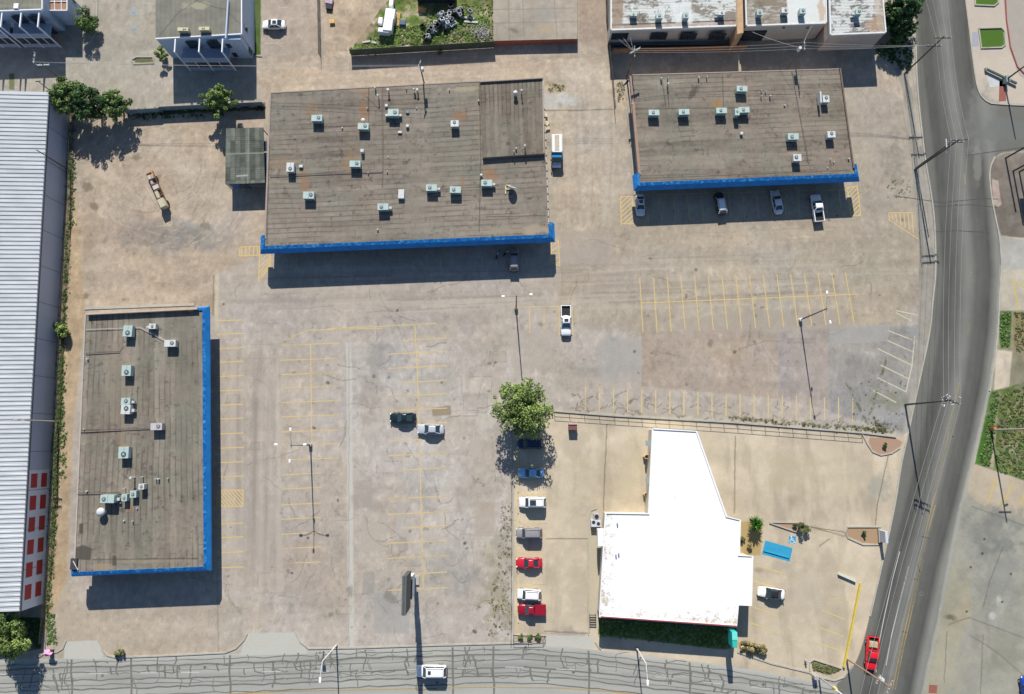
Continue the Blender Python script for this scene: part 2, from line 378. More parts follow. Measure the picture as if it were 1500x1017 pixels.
# light worn track running south through the lot
cv.fill([(507,502),(515,503),(519,948),(510,950)], (222,216,204), a=.9, feather=2.5, warp=.8, tex=.3, ts=1.5)
for _ in range(26):
    u, v = random.uniform(530,745), random.uniform(500,930); cv.blob(u, v, random.uniform(6,22), random.uniform(5,26), random.choice([(224,212,200),(216,200,186),(178,166,154),(190,184,178)]), random.uniform(.3,.6), random.uniform(0,180), .9, .5)
for _ in range(12):
    u, v = random.uniform(140,300), random.uniform(220,440); cv.blob(u, v, random.uniform(10,30), random.uniform(6,16), random.choice([(222,202,180),(216,196,174)]), random.uniform(.3,.6), random.uniform(0,180), .9, .6)
cv.line([(318,404),(317,470)], 6, (222,208,180), .9); cv.line([(313,404),(312,462)], 1.4, (120,110,95), .7)
# concrete of the restaurant lot
cv.fill(fastlot, (228,209,183), feather=1.2)
q, m = cv.pmask(fastlot, 1.2)
t = fbm(cv.X[q]*.5, cv.Y[q]*1.3, 7, 3, 5); t2 = fbm(cv.X[q], cv.Y[q], 2, 6, 4, .7)
cv.col[q] *= (1+((t-.5)*.46+(t2-.5)*.34)*m)[..., None]
t3 = fbm(cv.X[q]*1.6, cv.Y[q]*.35, 5, 5, 5, .6); cv.col[q] *= (1-.16*sm(t3, .52, .70)*m)[..., None]
for b in [(900,900,40,60,(196,178,160),.5,0),(850,860,30,70,(198,182,162),.5,0),(820,930,50,16,(178,166,152),.7,0),(890,700,60,60,(206,188,160),.5,0),(1180,860,50,60,(202,188,168),.5,0),(1240,700,60,40,(212,198,170),.5,0),(1290,710,24,30,(178,174,160),.7,20),
          (1150,830,30,20,(192,180,160),.6,10),(1110,835,12,6,(166,154,134),.6,0),(840,650,40,30,(206,190,170),.6,0),(930,690,30,50,(220,204,172),.6,0),(1160,690,60,30,(210,194,162),.6,0),(850,780,30,50,(206,192,172),.5,0)]:
    cv.blob(*b[:6], b[6], .7, .8)
for L in [[(889,622),(884,742),(884,755)],[(1077,640),(1076,752)],[(1301,668),(1285,740),(1282,770)],[(800,789),(862,789)],[(862,790),(862,930)],[(798,925),(864,928)],[(1187,772),(1240,780)],[(1200,800),(1215,790)],[(1180,770),(1210,778),(1238,786)]]:
    cv.line(L, 1.3, (120,104,84), .75, .3)
cv.fill([(862,752),(872,748),(878,752),(874,905),(862,930)], (214,200,174), .9)
# planting beds (bare reddish mulch)
for P, c in [([(1274,641),(1310,640),(1322,648),(1314,662),(1290,667),(1278,660),(1272,648)], (196,158,134)), ([(1128,764),(1176,766),(1170,779),(1130,768)], (200,160,136)), ([(1240,772),(1290,773),(1290,797),(1264,796),(1240,786)], (196,160,126)), ([(1085,764),(1118,764),(1114,814),(1086,813)], (206,176,120))]:
    cv.fill(P, c, .95, 1, .4)
# pavements and verges along the street
cv.fill(walk, (178,170,158), feather=1.5, warp=.3, tex=.2)
cv.fill([(1312,90),(1341,90),(1343,128),(1352,215),(1346,215),(1336,130)], (206,192,176), feather=1)
cv.fill(eastpad, (222,206,188), feather=1.2); cv.fill([(1467,-60),(1470,0),(1478,70),(1492,110),(1520,130),(1700,130),(1700,-60)], (196,184,172), feather=1.2)
cv.fill(eastmid, (140,128,118), feather=2, warp=.6, tex=.3); cv.fill([(1453,262),(1462,265),(1467,300),(1462,303),(1455,300)], (214,190,176), feather=1)
cv.fill(eastlot, (216,204,182), feather=1.5, tex=.2); cv.fill([(1465,347),(1500,352),(1560,356),(1560,395),(1466,395)], (198,192,182), feather=1.5)
cv.fill(eastverge, (166,158,132), feather=1.5, warp=.4)
cv.fill(eastlow, (182,177,162), feather=1.5); cv.fill([(1420,693),(1428,680),(1500,704),(1600,730),(1600,800),(1500,770),(1430,735),(1417,720)], (210,192,168), feather=3)
cv.fill([(1395,826),(1408,820),(1424,822),(1420,900),(1400,960),(1385,1017),(1352,1017),(1378,893),(1390,850)], (190,180,156), .8, 4, 1)
for b in [(1460,840,50,70,(150,149,142),.55,10),(1440,930,34,30,(176,168,156),.6,0),(1480,760,40,24,(146,146,140),.6,15),(1420,800,14,60,(168,166,156),.6,12),(1450,780,50,40,(150,148,140),.7,10),(1470,950,50,50,(160,156,140),.6,0),(1390,985,26,40,(192,182,160),.7,10),(1465,895,12,30,(196,192,182),.8,20),(1463,882,8,8,(214,212,204),.9,0),(1455,902,7,7,(214,212,200),.9,0),(1395,905,14,6,(120,112,90),.8,20),(1470,800,40,16,(140,140,134),.6,0),(1410,900,16,40,(202,186,158),.6,12)]:
    cv.blob(*b[:6], b[6], .8, .7)
for u, v in [(1439,811),(1481,841),(1468,882),(1416,896),(1422,831),(1442,790)]: cv.blob(u, v, 2.4, 2.4, (70,62,52), .9, 0, 0)
for L in [[(1424,742),(1500,770)],[(1390,915),(1420,905),(1500,935)],[(1420,930),(1460,955),(1500,990)],[(1470,800),(1450,850),(1440,890)],[(1387,925),(1383,1000)],[(1440,930),(1436,1017)]]: cv.line(L, 1.2, (110,108,100), .6, .5)
# green: verge, islands, yard
for P, c, tx in [([(1462,456),(1482,456),(1480,512),(1466,510),(1462,480)], (92,124,60), .5), ([(1484,457),(1520,460),(1520,520),(1486,520)], (160,146,104), .5), ([(1452,572),(1470,570),(1500,560),(1560,560),(1560,720),(1500,704),(1428,680),(1440,630)], (112,128,72), .75),
                 ([(1460,574),(1456,640),(1446,680),(1428,679),(1440,630),(1449,573)], (84,128,52), .3), ([(1458,600),(1463,575),(1456,685),(1449,683)], (176,164,130), .2), ([(1435,43),(1466,42),(1470,48),(1471,66),(1466,69),(1438,70)], (92,128,48), 0), ([(1428,-30),(1460,-30),(1461,5),(1455,8),(1428,6)], (92,128,48), 0),
                 ([(512,76),(560,10),(600,-30),(725,-30),(725,62),(520,74)], (104,126,58), .75), ([(585,-30),(725,-30),(725,20),(590,20)], (120,128,72), .6), ([(371,-30),(382,-30),(382,80),(371,81)], (88,112,48), .1),
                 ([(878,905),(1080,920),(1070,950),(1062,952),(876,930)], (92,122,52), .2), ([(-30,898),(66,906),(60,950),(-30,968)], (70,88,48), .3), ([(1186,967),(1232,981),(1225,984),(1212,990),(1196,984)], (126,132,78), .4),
                 ([(196,86),(226,86),(226,92),(198,92)], (120,120,80), .3), ([(13,108),(21,108),(21,132),(13,131)], (110,118,70), .2), ([(1080,940),(1120,944),(1124,960),(1085,958)], (206,176,118), .2), ([(60,160),(100,165),(96,176),(390,160),(388,150),(190,160)], (110,104,84), .6)]:
    cv.fill(P, c, 1, 1.2, .5 if tx else 0, tx, 2.2)
cv.fill([(1459,512),(1483,515),(1478,566),(1456,572)], (224,206,184), 1, 1.5, .4)
q, m = cv.pmask([(1449,573),(1560,560),(1560,720),(1500,704),(1428,680)], 2, .5); cv.col[q] *= (1+(fbm(cv.X[q], cv.Y[q], 2.2, 3, 5, .7)-.5)*1.1*m)[..., None]
q, m = cv.pmask([(512,76),(560,10),(600,-30),(725,-30),(725,62)], 2, .5); cv.col[q] *= (1+(fbm(cv.X[q], cv.Y[q], 1.2, 4, 5, .85)-.5)*2.2*m)[..., None]
for b in [(530,50,18,30,(190,166,140),.8),(640,10,30,10,(130,120,90),.6),(1480,640,18,14,(170,156,110),.6),(1490,600,16,20,(176,160,120),.6),(1475,690,10,6,(150,150,80),.5),(600,40,20,14,(130,140,80),.7),(700,20,14,20,(110,138,60),.6)]: cv.blob(*b)
# weedy seams at the lot edge
for L, w in [([(100,200),(102,330),(90,520),(84,650),(80,780),(70,900)], 9), ([(1075,612),(1130,618),(1250,626),(1310,634)], 5), ([(1240,560),(1275,630)], 4), ([(1300,520),(1270,620)], 3)]:
    cv.line(L, w, (104,112,60), .8, 1.6, .52)
cv.line([(320,163),(386,160)], 3, (120,118,70), .7, 1, .4); cv.line([(808,604),(1075,617)], 3, (206,196,170), .9, .2)
# broken crumbling asphalt along the rail
cv.fill([(812,590),(1075,602),(1072,612),(812,602)], (196,182,166), .7, 3, 1.2, .6, 1.5)
for _ in range(70):
    u = random.uniform(820, 1320); v = 578+(u-812)*.06+random.uniform(0, 26)
    L = [(u, v)]
    for k in range(3): L.append((L[-1][0]+random.uniform(-10,10), L[-1][1]+random.uniform(-7,7)))
    cv.line(L, .9, (112,104,90), .6, .8)
# ordinary cracks in the asphalt
def wander(p, ang, n, st, wob):
    L = [p]
    for _ in range(n):
        ang += random.uniform(-wob, wob); L.append((L[-1][0]+math.cos(ang)*st, L[-1][1]+math.sin(ang)*st))
    return L
for _ in range(110):
    u = random.uniform(320, 1330); v = random.uniform(350, 940)
    if u > 748 and v > 560: continue
    cv.line(wander((u, v), random.choice((0, 1.57, .2, 1.4, 2.8)), random.randint(3, 8), random.uniform(5, 11), .5), .8, (132,120,108), random.uniform(.25,.7), .5)
for _ in range(34):
    u = random.uniform(520, 745); v = random.uniform(500, 930)
    cv.line(wander((u, v), random.uniform(0, 6), 5, 6, .7), .8, (128,120,110), random.uniform(.3,.7), .6)
for _ in range(240):
    u = random.uniform(325, 1330); v = random.uniform(300, 950)
    if (u > 748 and v > 600) or (u < 820 and v < 410): continue
    r = random.choice((.8, .9, 1.1, 1.6, 2.6)); cv.blob(u, v, r*random.uniform(1,1.7), r, (92,84,76), random.uniform(.3,.85), random.uniform(0,180), .5)
for u, v, a, b in [(574,486,4,4),(466,431,2.4,4),(474,447,3,5),(418,501,2.4,3),(598,667,4,5),(720,641,3,2.4),(708,712,4,5),(520,685,4,4),(792,475,4,3),(812,457,3,3),(1040,505,6,5),(237,356,2.6,6),(181,440,4,3),(219,392,2.4,4),(163,431,3,3),(127,432,5,4),(625,775,7,7),(572,874,9,9),(486,900,6,10),(512,868,8,14),(570,848,4,3)]:
    cv.blob(u, v, a, b, (110,100,88), .45, random.uniform(0,90), 1.1, .8)
for k in range(46):   # broad worn wheel lanes
    if k % 2: u = random.uniform(330, 410); cv.line([(u, random.uniform(480,600)), (u+random.uniform(-6,6), random.uniform(650,760)), (u+random.uniform(-8,8), random.uniform(780,900))], random.uniform(4,13), random.choice([(216,202,188),(176,162,150)]), random.uniform(.18,.4), .7)
    else: u = random.uniform(330, 900); v = random.uniform(395,470)-(u-380)*.03; cv.line([(u, v), (u+random.uniform(120,320), v-random.uniform(2,12))], random.uniform(3,11), random.choice([(216,200,184),(176,162,150)]), random.uniform(.18,.4), .7)
for k in range(26):   # long tyre sweeps on the lanes
    u = random.uniform(380, 1200); v = random.uniform(395, 470)-(u-380)*.03
    cv.line([(u, v), (u+random.uniform(60,200), v-random.uniform(1,8))], random.uniform(1,4), random.choice([(214,200,184),(164,150,138)]), random.uniform(.3,.6), .6, .35)
for k in range(20):
    v = random.uniform(300, 335)+random.uniform(0,70); u = random.uniform(940,1200)
    cv.line([(u, v), (u+random.uniform(40,140), v-random.uniform(1,5))], random.uniform(1,3), random.choice([(210,190,166),(172,156,140)]), .3, .5, .3)
for k in range(16):   # dust tracks running down the lane between the big roofs
    u = random.uniform(825, 900); cv.line([(u, 130), (u+random.uniform(-4,8), 230), (u+random.uniform(-8,14), 330)], random.uniform(2,7), random.choice([(214,200,182),(184,168,150),(206,186,164)]), .35, 1.2, .3)
for k in range(14):
    v = random.uniform(78,120); cv.line([(random.uniform(380,500), v+8), (random.uniform(700,860), v-4)], random.uniform(2,6), random.choice([(216,194,172),(186,164,144)]), .35, 1.3, .35)
# dirt lot: scrape arcs
for P in (dirtlot, alley, northyard):
    q, m = cv.pmask(P, 4, 1); cv.col[q] *= (1+((fbm(cv.X[q], cv.Y[q], .8, 3, 4, .8)-.5)*.36+(fbm(cv.X[q]*.5, cv.Y[q]*1.6, 2.5, 5, 5, .7)-.5)*.30)*m)[..., None]
for k in range(60):
    cx, cy, r = 240+random.uniform(-30,30), 270+random.uniform(-30,30), random.uniform(30,110); a0 = random.uniform(0,6.3)
    cv.line([(cx+r*math.cos(a0+i*.12), cy+r*.8*math.sin(a0+i*.12)) for i in range(7)], random.uniform(.9,2.5), random.choice([(222,200,176),(160,140,120)]), .45, .8, .4)
for u, v in [(133,275),(142,305),(200,232),(180,243),(230,262),(300,330)]: cv.blob(u, v, random.uniform(6,12), random.uniform(4,9), (132,116,98), .6, random.uniform(0,90), 1, .6)
cv.line([(793,162),(850,162),(898,160)], 1.6, (120,108,96), .7, .5); cv.line([(905,288),(938,284)], 1.0, (150,140,126), .4)
cv.line([(320,960),(318,830)], 1, (140,126,112), .6); cv.line([(511,500),(511,950)], 1, (150,140,130), .5, .3)
# patchwork of old repairs, each a slightly different mix with a tarred joint round it
pr = random.Random(12)
for _ in range(64):
    u, v = pr.uniform(325, 1320), pr.uniform(380, 930)
    if (u > 735 and v > 560) or (u < 820 and v < 440): continue
    w_, h_ = pr.uniform(8, 46), pr.uniform(6, 34); sk_ = pr.uniform(-2, 2)
    P = [(u, v), (u+w_, v+sk_*.4), (u+w_+sk_, v+h_), (u+sk_, v+h_)]; k = pr.uniform(.90, 1.10)
    cv.mul(P, (k, k, k*pr.uniform(.98, 1.02)), 1.2, .5, .2, 2)
    if pr.random() < .6: cv.line(P+[P[0]], .8, (140,128,114), pr.uniform(.15,.5), .3, .35)
for _ in range(60):      # oil drips in the bays
    u = pr.choice((pr.uniform(322,352), pr.uniform(420,490), pr.uniform(580,650), pr.uniform(945,1250))); v = pr.uniform(480,850) if u < 700 else pr.uniform(410,485)
    cv.blob(u, v, pr.uniform(1.5,4), pr.uniform(1,2.6), (120,108,98), pr.uniform(.25,.6), pr.uniform(0,90), .8, .7)
# the two roads
def curve_at(pts, v):
    return np.interp(v, [p[1] for p in pts], [p[0] for p in pts])
cv.fill(street, (132,130,123), feather=1)
q, m = cv.pmask(street, 1)
vv = cv.V[q]; uu = cv.U[q]
ctr = [(1378,-60),(1380,0),(1384,60),(1392,128),(1404,221),(1407,262),(1412,320),(1417,400),(1413,480),(1402,560),(1388,630),(1376,683),(1362,740),(1338,830),(1322,903),(1312,947),(1298,1017),(1290,1100)]
c0 = curve_at(ctr, vv); off = uu-c0
near = np.clip(1-sm(np.abs(off), 46, 60), 0, 1)*m
dark = .10*(fbm(uu*.12, vv*.02, .35, 6, 4)-.4)
for o_, w_, a_ in ((-26,10,.40),(26,10,.34),(14,4,.14),(-13,4,.14),(-34,3,.14),(33,3,.2)):
    dark += a_*np.exp(-((off-o_)/w_)**2)
wear = fbm(uu*.15, vv*.03, 1.0, 4, 3)
cv.col[q] *= (1-np.clip(dark*(.75+.5*wear), 0, .6)*near)[..., None]
light = .28*np.exp(-((off-2)/7)**2) + .45*sm(off, 36, 46)
cv.col[q] *= (1+light*near)[..., None]
cv.col[q] *= (1+((fbm(cv.X[q], cv.Y[q], 3, 2, 4)-.5)*.22)*m)[..., None]
cv.blob(1440,180,30,60,(150,148,142),.6,0,.4); cv.blob(1432,240,8,40,(168,164,156),.5,0,.3); cv.blob(1480,190,60,22,(134,134,130),.7,0,.4); cv.blob(1300,1000,30,16,(120,122,122),.5,0,.4)
cv.line(SR0[15:26], 6, (190,186,176), .7, .6)
cv.fill(avenue, (194,191,183), feather=1)
q, m = cv.pmask(avenue, 1)
top = curve_at([(p[1], p[0]) for p in AVE_T], cv.U[q]); d = cv.V[q]-top
cv.col[q] *= (1-(.16*np.exp(-((d-16)/4)**2)+.14*np.exp(-((d-30)/4)**2)+.10*np.exp(-((d-42)/4)**2))*m)[..., None]
cv.col[q] *= (1+.16*(1-sm(d, 0, 7))*m)[..., None]
cv.col[q] *= (1+((fbm(cv.X[q]*.3, cv.Y[q]*1.5, 3, 2, 5)-.5)*.34)*m)[..., None]
cv.blob(610,945,30,6,(160,150,140),.4,0,.6)
for P in ([(93,965),(96,940),(144,938),(152,956),(150,966)], [(352,960),(360,928),(436,926),(448,950),(450,958)], [(800,947),(800,930),(866,932),(872,950)]): cv.fill(P, (218,214,203), .95, 1.5, .3, .1, 2)
for P, a_ in ((eastlow, .26), (eastverge, .5), (eastpad, .12), (eastmid, .5), (eastlot, .3), (walk, .4), (northyard, .5)):
    q, m = cv.pmask(P, 2)
    cv.col[q] *= (1+((fbm(cv.X[q], cv.Y[q], 6, 1, 5, .65)-.5)*a_*1.6+(fbm(cv.X[q], cv.Y[q], 1.2, 4, 4, .7)-.5)*a_)*m)[..., None]
for u, v, r_ in ((1400,300,2.4),(1396,640,2.4),(1350,870,2.2),(300,978,2.2),(840,985,2.2),(1118,1003,2.4),(640,1000,2.0),(150,990,2.0),(1040,985,2.0)):
    cv.blob(u, v, r_+1.4, r_+1.2, (150,146,138), .7, 0, .2); cv.blob(u, v, r_, r_*.9, (84,80,76), .85, 0, 0)
MASKS = {}
def fm(poly):
    q, m = cv.pmask(poly, .01); out = np.zeros(cv.U.shape, bool)
    out[q] = m > .5; return out[:-1, :-1]
ms = [('street', street), ('avenue', avenue), ('restaurant_lot', fastlot), ('dirt_lot', dirtlot), ('alley', alley), ('apartment_lot', aptlot), ('yard', northyard), ('sidewalk', walk), ('parking_lot', lot), ('verge', eastverge), ('corner_plaza', eastpad), ('forecourt', eastlow)]
taken = np.zeros((GX.shape[0]-1, GX.shape[1]-1), bool)
gm = vcmat('ground_surface', .92, .10, 4.0, .35, .04)
# the whole sheet of ground is one tessellation, shared out between the named surfaces
for nm, poly in ms:
    k = fm(poly) & ~taken; taken |= k
    struct(grid_obj(nm, cv.X, cv.Y, 0.0, cv.col, gm, None, k))
struct(grid_obj('ground', cv.X, cv.Y, 0.0, cv.col, gm, None, ~taken))
b = MB(); S = 1500
x0, x1, y0, y1 = gx[0], gx[-1], gy[0], gy[-1]
b.add([(-S,-S,0),(S,-S,0),(S,S,0),(-S,S,0),(x0,y0,0),(x1,y0,0),(x1,y1,0),(x0,y1,0)], [(0,1,5,4),(1,2,6,5),(2,3,7,6),(3,0,4,7)])
struct(b.build('far_ground', mat('far_ground', A(184,170,154), .95, var=.25, scale=.05)))
# ---------------------------------------------------------------- kerbs
kerb_m = mat('kerb_concrete', A(206,198,184), .85, var=.18, scale=.8)
def kerb(name, pts, w=.25, h=.13, m=kerb_m): return struct(MB().ribbon(xy(pts), w, -.02, h).build(name, m))
kerb('kerb', smooth(SL0[2:17])); kerb('kerb', smooth(SR0[1:8])); kerb('kerb', smooth(SR0[10:16])); kerb('kerb', smooth(SR0[15:19]))
kerb('kerb', [(58,962),(66,956),(84,955),(92,950),(97,938)]); kerb('kerb', [(144,938),(150,952),(158,960),(170,963),(250,960),(330,956),(345,950),(357,938),(362,928)])
kerb('kerb', [(433,926),(440,940),(452,950),(520,949),(640,945),(760,942),(780,942)]); kerb('kerb', [(872,940),(877,948),(880,951)])
kerb('kerb', [(1080,955),(1130,972),(1185,985),(1200,992),(1222,997),(1236,992),(1248,974)])
kerb('kerb', [(752,602),(752,930),(800,931)], .2, .15); kerb('kerb', [(810,602),(900,609),(1075,619),(1262,634),(1312,640)], .3, .2)
kerb('kerb', [(1262,634),(1270,650),(1278,662),(1290,667),(1306,664),(1318,656)], .2, .15); kerb('kerb', [(1127,765),(1172,766)], .2, .15); kerb('kerb', [(1127,766),(1168,780)], .2, .2)
kerb('kerb', [(1241,772),(1290,772),(1292,798),(1264,798),(1242,788),(1238,780),(1241,772)], .2, .15); kerb('kerb', [(1186,983),(1186,970),(1192,966),(1232,979)], .2, .2)
kerb('kerb', [(1433,42),(1466,41),(1471,46),(1472,66),(1467,70),(1437,71),(1433,42)], .25, .18); kerb('kerb', [(1428,-20),(1428,8),(1456,9),(1462,4),(1462,-20)], .25, .18)
kerb('kerb', [(193,88),(200,84),(224,84),(226,93),(196,94),(193,88)], .2, .15); kerb('kerb', [(143,0),(142,46),(135,60),(126,68)], .2, .15); kerb('kerb', [(370,-30),(370,82),(384,83)], .2, .15)
kerb('kerb', [(862,930),(862,760),(866,748),(874,745)], .15, .12)
kerb('kerb', [(124,452),(285,446)], .5, .12); kerb('kerb', [(912,122),(922,118),(932,286)], .9, .12)
struct(MB().ribbon(xy([(1472,-10),(1474,30),(1480,70),(1490,98),(1504,112)]), .22, -.02, .12).build('red_kerb', mat('red_kerb', A(180,90,84), .8)))
# ---------------------------------------------------------------- painted lines
yel = worn('faded_yellow_paint', A(250,214,138), -.25); yel2 = worn('faint_yellow_paint', A(246,214,150), .02); wht = worn('faded_white_paint', A(226,224,216), .4)
yb = worn('bright_yellow_paint', A(240,206,110), .0)
def lines(name, segs, m, w=.11, z=.006):
    w *= 1.5
    b = MB()
    for s in segs:
        if len(s) == 2: b.strip(G(*s[0]), G(*s[1]), w, z)
        else:
            for p, q_ in zip(s[:-1], s[1:]): b.strip(G(*p), G(*q_), w, z)
    return struct(b.build(name, m))
def hatch(P, n, d0=0, d1=1):
    """outline of quad P and n slanting bars"""
    a, b_, c, d = P; out = [(a,b_),(b_,c),(c,d),(d,a)]
    for i in range(1, n+1):
        t = i/(n+1)*1.6-.3
        p = lerp(a, d, min(1,max(0,t+.3))); r = lerp(b_, c, min(1,max(0,t-.05)))
        out.append((p, r))
    return out
def diag(P, n, slant, side='h'):
    """outline of quad P (clockwise from top left) crossed by n slanting bars"""
    a, b_, c, d = P; out = [(a,b_),(b_,c),(c,d),(d,a)]
    for i in range(n+abs(int(slant*n))+1):
        t0 = (i+.5)/n - max(0, slant); t1 = t0+slant
        lo, hi = 0.0, 1.0
        if t1 != t0:
            k0, k1 = (0-t0)/(t1-t0), (1-t0)/(t1-t0); lo, hi = max(0, min(k0,k1)), min(1, max(k0,k1))
        elif not 0 <= t0 <= 1: continue
        if hi-lo < .05: continue
        def pt(k):
            s_ = t0+(t1-t0)*k
            return lerp(lerp(a, b_, s_), lerp(d, c, s_), k) if side == 'h' else lerp(lerp(a, d, s_), lerp(b_, c, s_), k)
        out.append((pt(lo), pt(hi)))
    return out
sg = [((319,470),(356,469))]
for v in [489,510,530,551,572,593,613,635,656,677,698,767,787,809,831]: sg.append(((318,v+1),(357,v-.5)))
lines('parking_lines', sg+diag([(318,719),(356,718),(356,742),(318,742)], 7, .55), yel, .12)
lines('parking_lines', [((320,743),(321,787))], yb, .1)
sg = []
for i, v in enumerate([504,526,547,567,588,609,631,651,672,694,715,738,759,781,802,824]): sg.append(((412,v+2),(497 if i < 9 else 470, v-1)))
lines('parking_lines', sg+[((455,504),(457,660)),((415,500),(440,488),(452,484),(560,481))], yel2, .11)
sg = [((608,476),(612,560),(617,740),(620,862))]
for i, v in enumerate([495,515,536,557,577,598,619,642,664,685,727,750,770,792,814,838,861]): sg.append(((568 if i%3 else 590, v+4),(655, v)))
lines('parking_lines', sg, yel2, .12); lines('parking_lines', [((480,482),(640,474)),((768,450),(820,449)),((776,450),(776,488)),((797,450),(797,490)),((819,450),(819,492)),((838,450),(839,492))], yel2, .11)
sg = [((400+i*20.4, 371-i*.85),(401+i*20.4, 405-i*.85)) for i in range(1,20)]
lines('parking_lines', sg, wht, .09)
sg = [((946+i*20.2, 287-i*.55),(950+i*20.2, 326-i*.6)) for i in range(0,15)]
lines('parking_lines', sg+[((934,286),(1242,278))], yel2, .10)
sg = [((937+i*20.1, 407-i*.5),(942+i*20.6, 488-i*.9)) for i in range(0,16)]
lines('parking_lines', sg+[((940,444),(1258,431))], yel, .11)
sg = [((837+i*20.6, 566+i*.9),(837+i*20.6, 600+i*.9)) for i in range(1,21)]
lines('parking_lines', sg, yel2, .13); lines('parking_lines', sg[7:12], yel, .15)
lines('parking_lines', [((1300,484),(1336,498)),((1300,499),(1338,516)),((1286,511),(1335,535)),((1290,535),(1331,555)),((1284,553),(1327,574)),((1279,572),(1313,590)),((1340,492),(1336,535),(1327,575)),((1312,455),(1345,462)),((1312,458),(1335,470))], worn('cream_paint', A(232,222,190), .1), .14)
sg = diag([(909,288),(926,288),(928,328),(910,328)], 6, -.38, 'v')+diag([(1241,275),(1256,273),(1261,316),(1246,316)], 7, -.3, 'v')+diag([(380,372),(396,372),(396,390),(379,412)], 5, -.35, 'v')+diag([(352,362),(380,361),(380,374),(350,375)], 5, 0)+diag([(808,352),(818,352),(820,390),(807,384)], 5, -.25, 'v')
sg += [((1302,312),(1338,312)),((1302,322),(1345,350)),((1302,312),(1303,324))]+[((1306+i*6,313),(1308+i*6,322+i*4)) for i in range(6)]
lines('parking_lines', sg, yel, .11)
lines('parking_lines', [((765,659),(800,658)),((764,682),(800,681)),((762,725),(801,724)),((762,768),(801,767)),((762,812),(801,811)),((760,857),(801,856)),((758,640),(758,930)),((1108,828),(1150,841)),((1100,850),(1135,860)),((1100,888),(1140,903)),((1098,912),(1135,925)),((1228,838),(1259,854)),((1211,871),(1244,883)),((1204,894),(1238,908)),((1197,918),(1237,933)),((1190,940),(1232,953)),((1160,845),(1170,848))], worn('lot_yellow', A(246,218,150), .1), .12)
lines('parking_lines', [((1459,701),(1447,737)),((1484,707),(1468,742)),((1500,725),(1496,740)),((1484,412),(1492,455)),((1484,412),(1500,420))], yb, .15)
lines('parking_lines', [((112,105),(110,125)),((128,110),(127,124)),((137,108),(173,135)),((127,121),(160,127)),((128,115),(160,118)),((204,6),(228,6)),((196,51),(228,51)),((204,33),(216,33)),((204,25),(212,33)),((200,26),(216,25)),((389,12),(422,11)),((388,64),(420,63)),((389,81),(420,80))], worn('cream_paint2', A(220,206,180), .4), .12)
# road paint: street centre lines and avenue lane dashes
def offs(o_, v0, v1, n):
    return [(float(curve_at(ctr, v0+(v1-v0)*i/n))+o_, v0+(v1-v0)*i/n) for i in range(n+1)]
b = MB()
for v in (255,385,475): b.ribbon(xy(offs(6, v, v+16, 2)), .14, .006)
b.ribbon(xy(offs(3, 560, 780, 8)), .13, .006); b.ribbon(xy(offs(8, 740, 1010, 8)), .15, .006); b.ribbon(xy(offs(12, 820, 1010, 6)), .12, .006)
struct(b.build('centre_line', worn('road_yellow', A(206,172,100), .3)))
b = MB(); b.ribbon(xy([(1318,808),(1307,850),(1296,900),(1287,945),(1283,985)]), .14, .006); b.ribbon(xy([(1331,830),(1318,880),(1306,930),(1298,975)]), .12, .006)
struct(b.build('lane_line', worn('road_white', A(232,230,224), .05)))
b = MB()
for u in (-10,60,130,205,265,385,455,525,596,670,740,815,887,960,1030,1100):
    off_ = np.interp(u, [0,400,600,760,900,1000,1150],[988,984,981,977,985,996,1012]); b.strip(G(u, off_), G(u+27, np.interp(u+27,[0,400,600,760,900,1000,1150],[988,984,981,977,985,996,1012])), .13, .006)
struct(b.build('lane_dashes', worn('dash_white', A(230,228,222), .1)))
b = MB(); b.ribbon(xy([(330,1017),(420,1013),(560,1010),(700,1007),(820,1008),(900,1014),(980,1022)]), .16, .006)
struct(b.build('centre_line', worn('ave_yellow', A(216,176,96), .2)))
# tar crack seals in the avenue
tar = MB()
def seal(pts, w): tar.ribbon(xy(pts), w, .004)
rr = random.Random(5)
for d0, w in ((7,.14),(14,.28),(22,.14),(33,.25),(40,.14),(46,.24),(56,.2)):
    L = []
    for u in range(-20, 1250, 14):
        t_ = float(np.interp(u, [p[0] for p in AVE_T], [p[1] for p in AVE_T]))
        L.append((u, t_+d0+rr.uniform(-1.3,1.3)))
        if rr.random() < .12 and len(L) > 3: seal(L, w*rr.uniform(.7,1.2)); L = [L[-1]]
    seal(L, w)
for k in range(120):
    u = rr.uniform(0, 1200); t_ = float(np.interp(u, [p[0] for p in AVE_T], [p[1] for p in AVE_T])); v = t_+rr.choice((2,14,14,22,33))
    n = rr.randint(2,6); L = [(u, v)]
    for i in range(n): L.append((L[-1][0]+rr.uniform(-3,3), L[-1][1]+rr.uniform(3,7)))
    seal(L, rr.uniform(.10,.32))
    if rr.random() < .5:
        L = [L[rr.randint(0, len(L)-1)]]
        for i in range(rr.randint(2,5)): L.append((L[-1][0]+rr.uniform(4,9), L[-1][1]+rr.uniform(-2.5,2.5)))
        seal(L, rr.uniform(.08,.18))
for u in (192,337,663,723,862,105,1010): seal([(u,float(np.interp(u,[p[0] for p in AVE_T],[p[1] for p in AVE_T]))+2),(u+rr.uniform(-2,2),985),(u+1,1003),(u,1030)], .34)
struct(tar.build('crack_seal', mat('tar', A(136,132,124), .85, var=.3, scale=.8)))
t2 = MB()
for L in ([(1310,287),(1380,297),(1440,291),(1462,292)],[(1369,303),(1420,300),(1460,304)],[(1370,340),(1400,338),(1450,341)],[(1350,786),(1362,789)],[(1344,826),(1348,840),(1346,850),(1338,848)],[(1322,925),(1330,927)],[(1415,228),(1500,216)]): t2.ribbon(xy(L), .14, .004)
struct(t2.build('crack_seal', mat('tar_dark', A(88,88,86), .8, var=.3)))
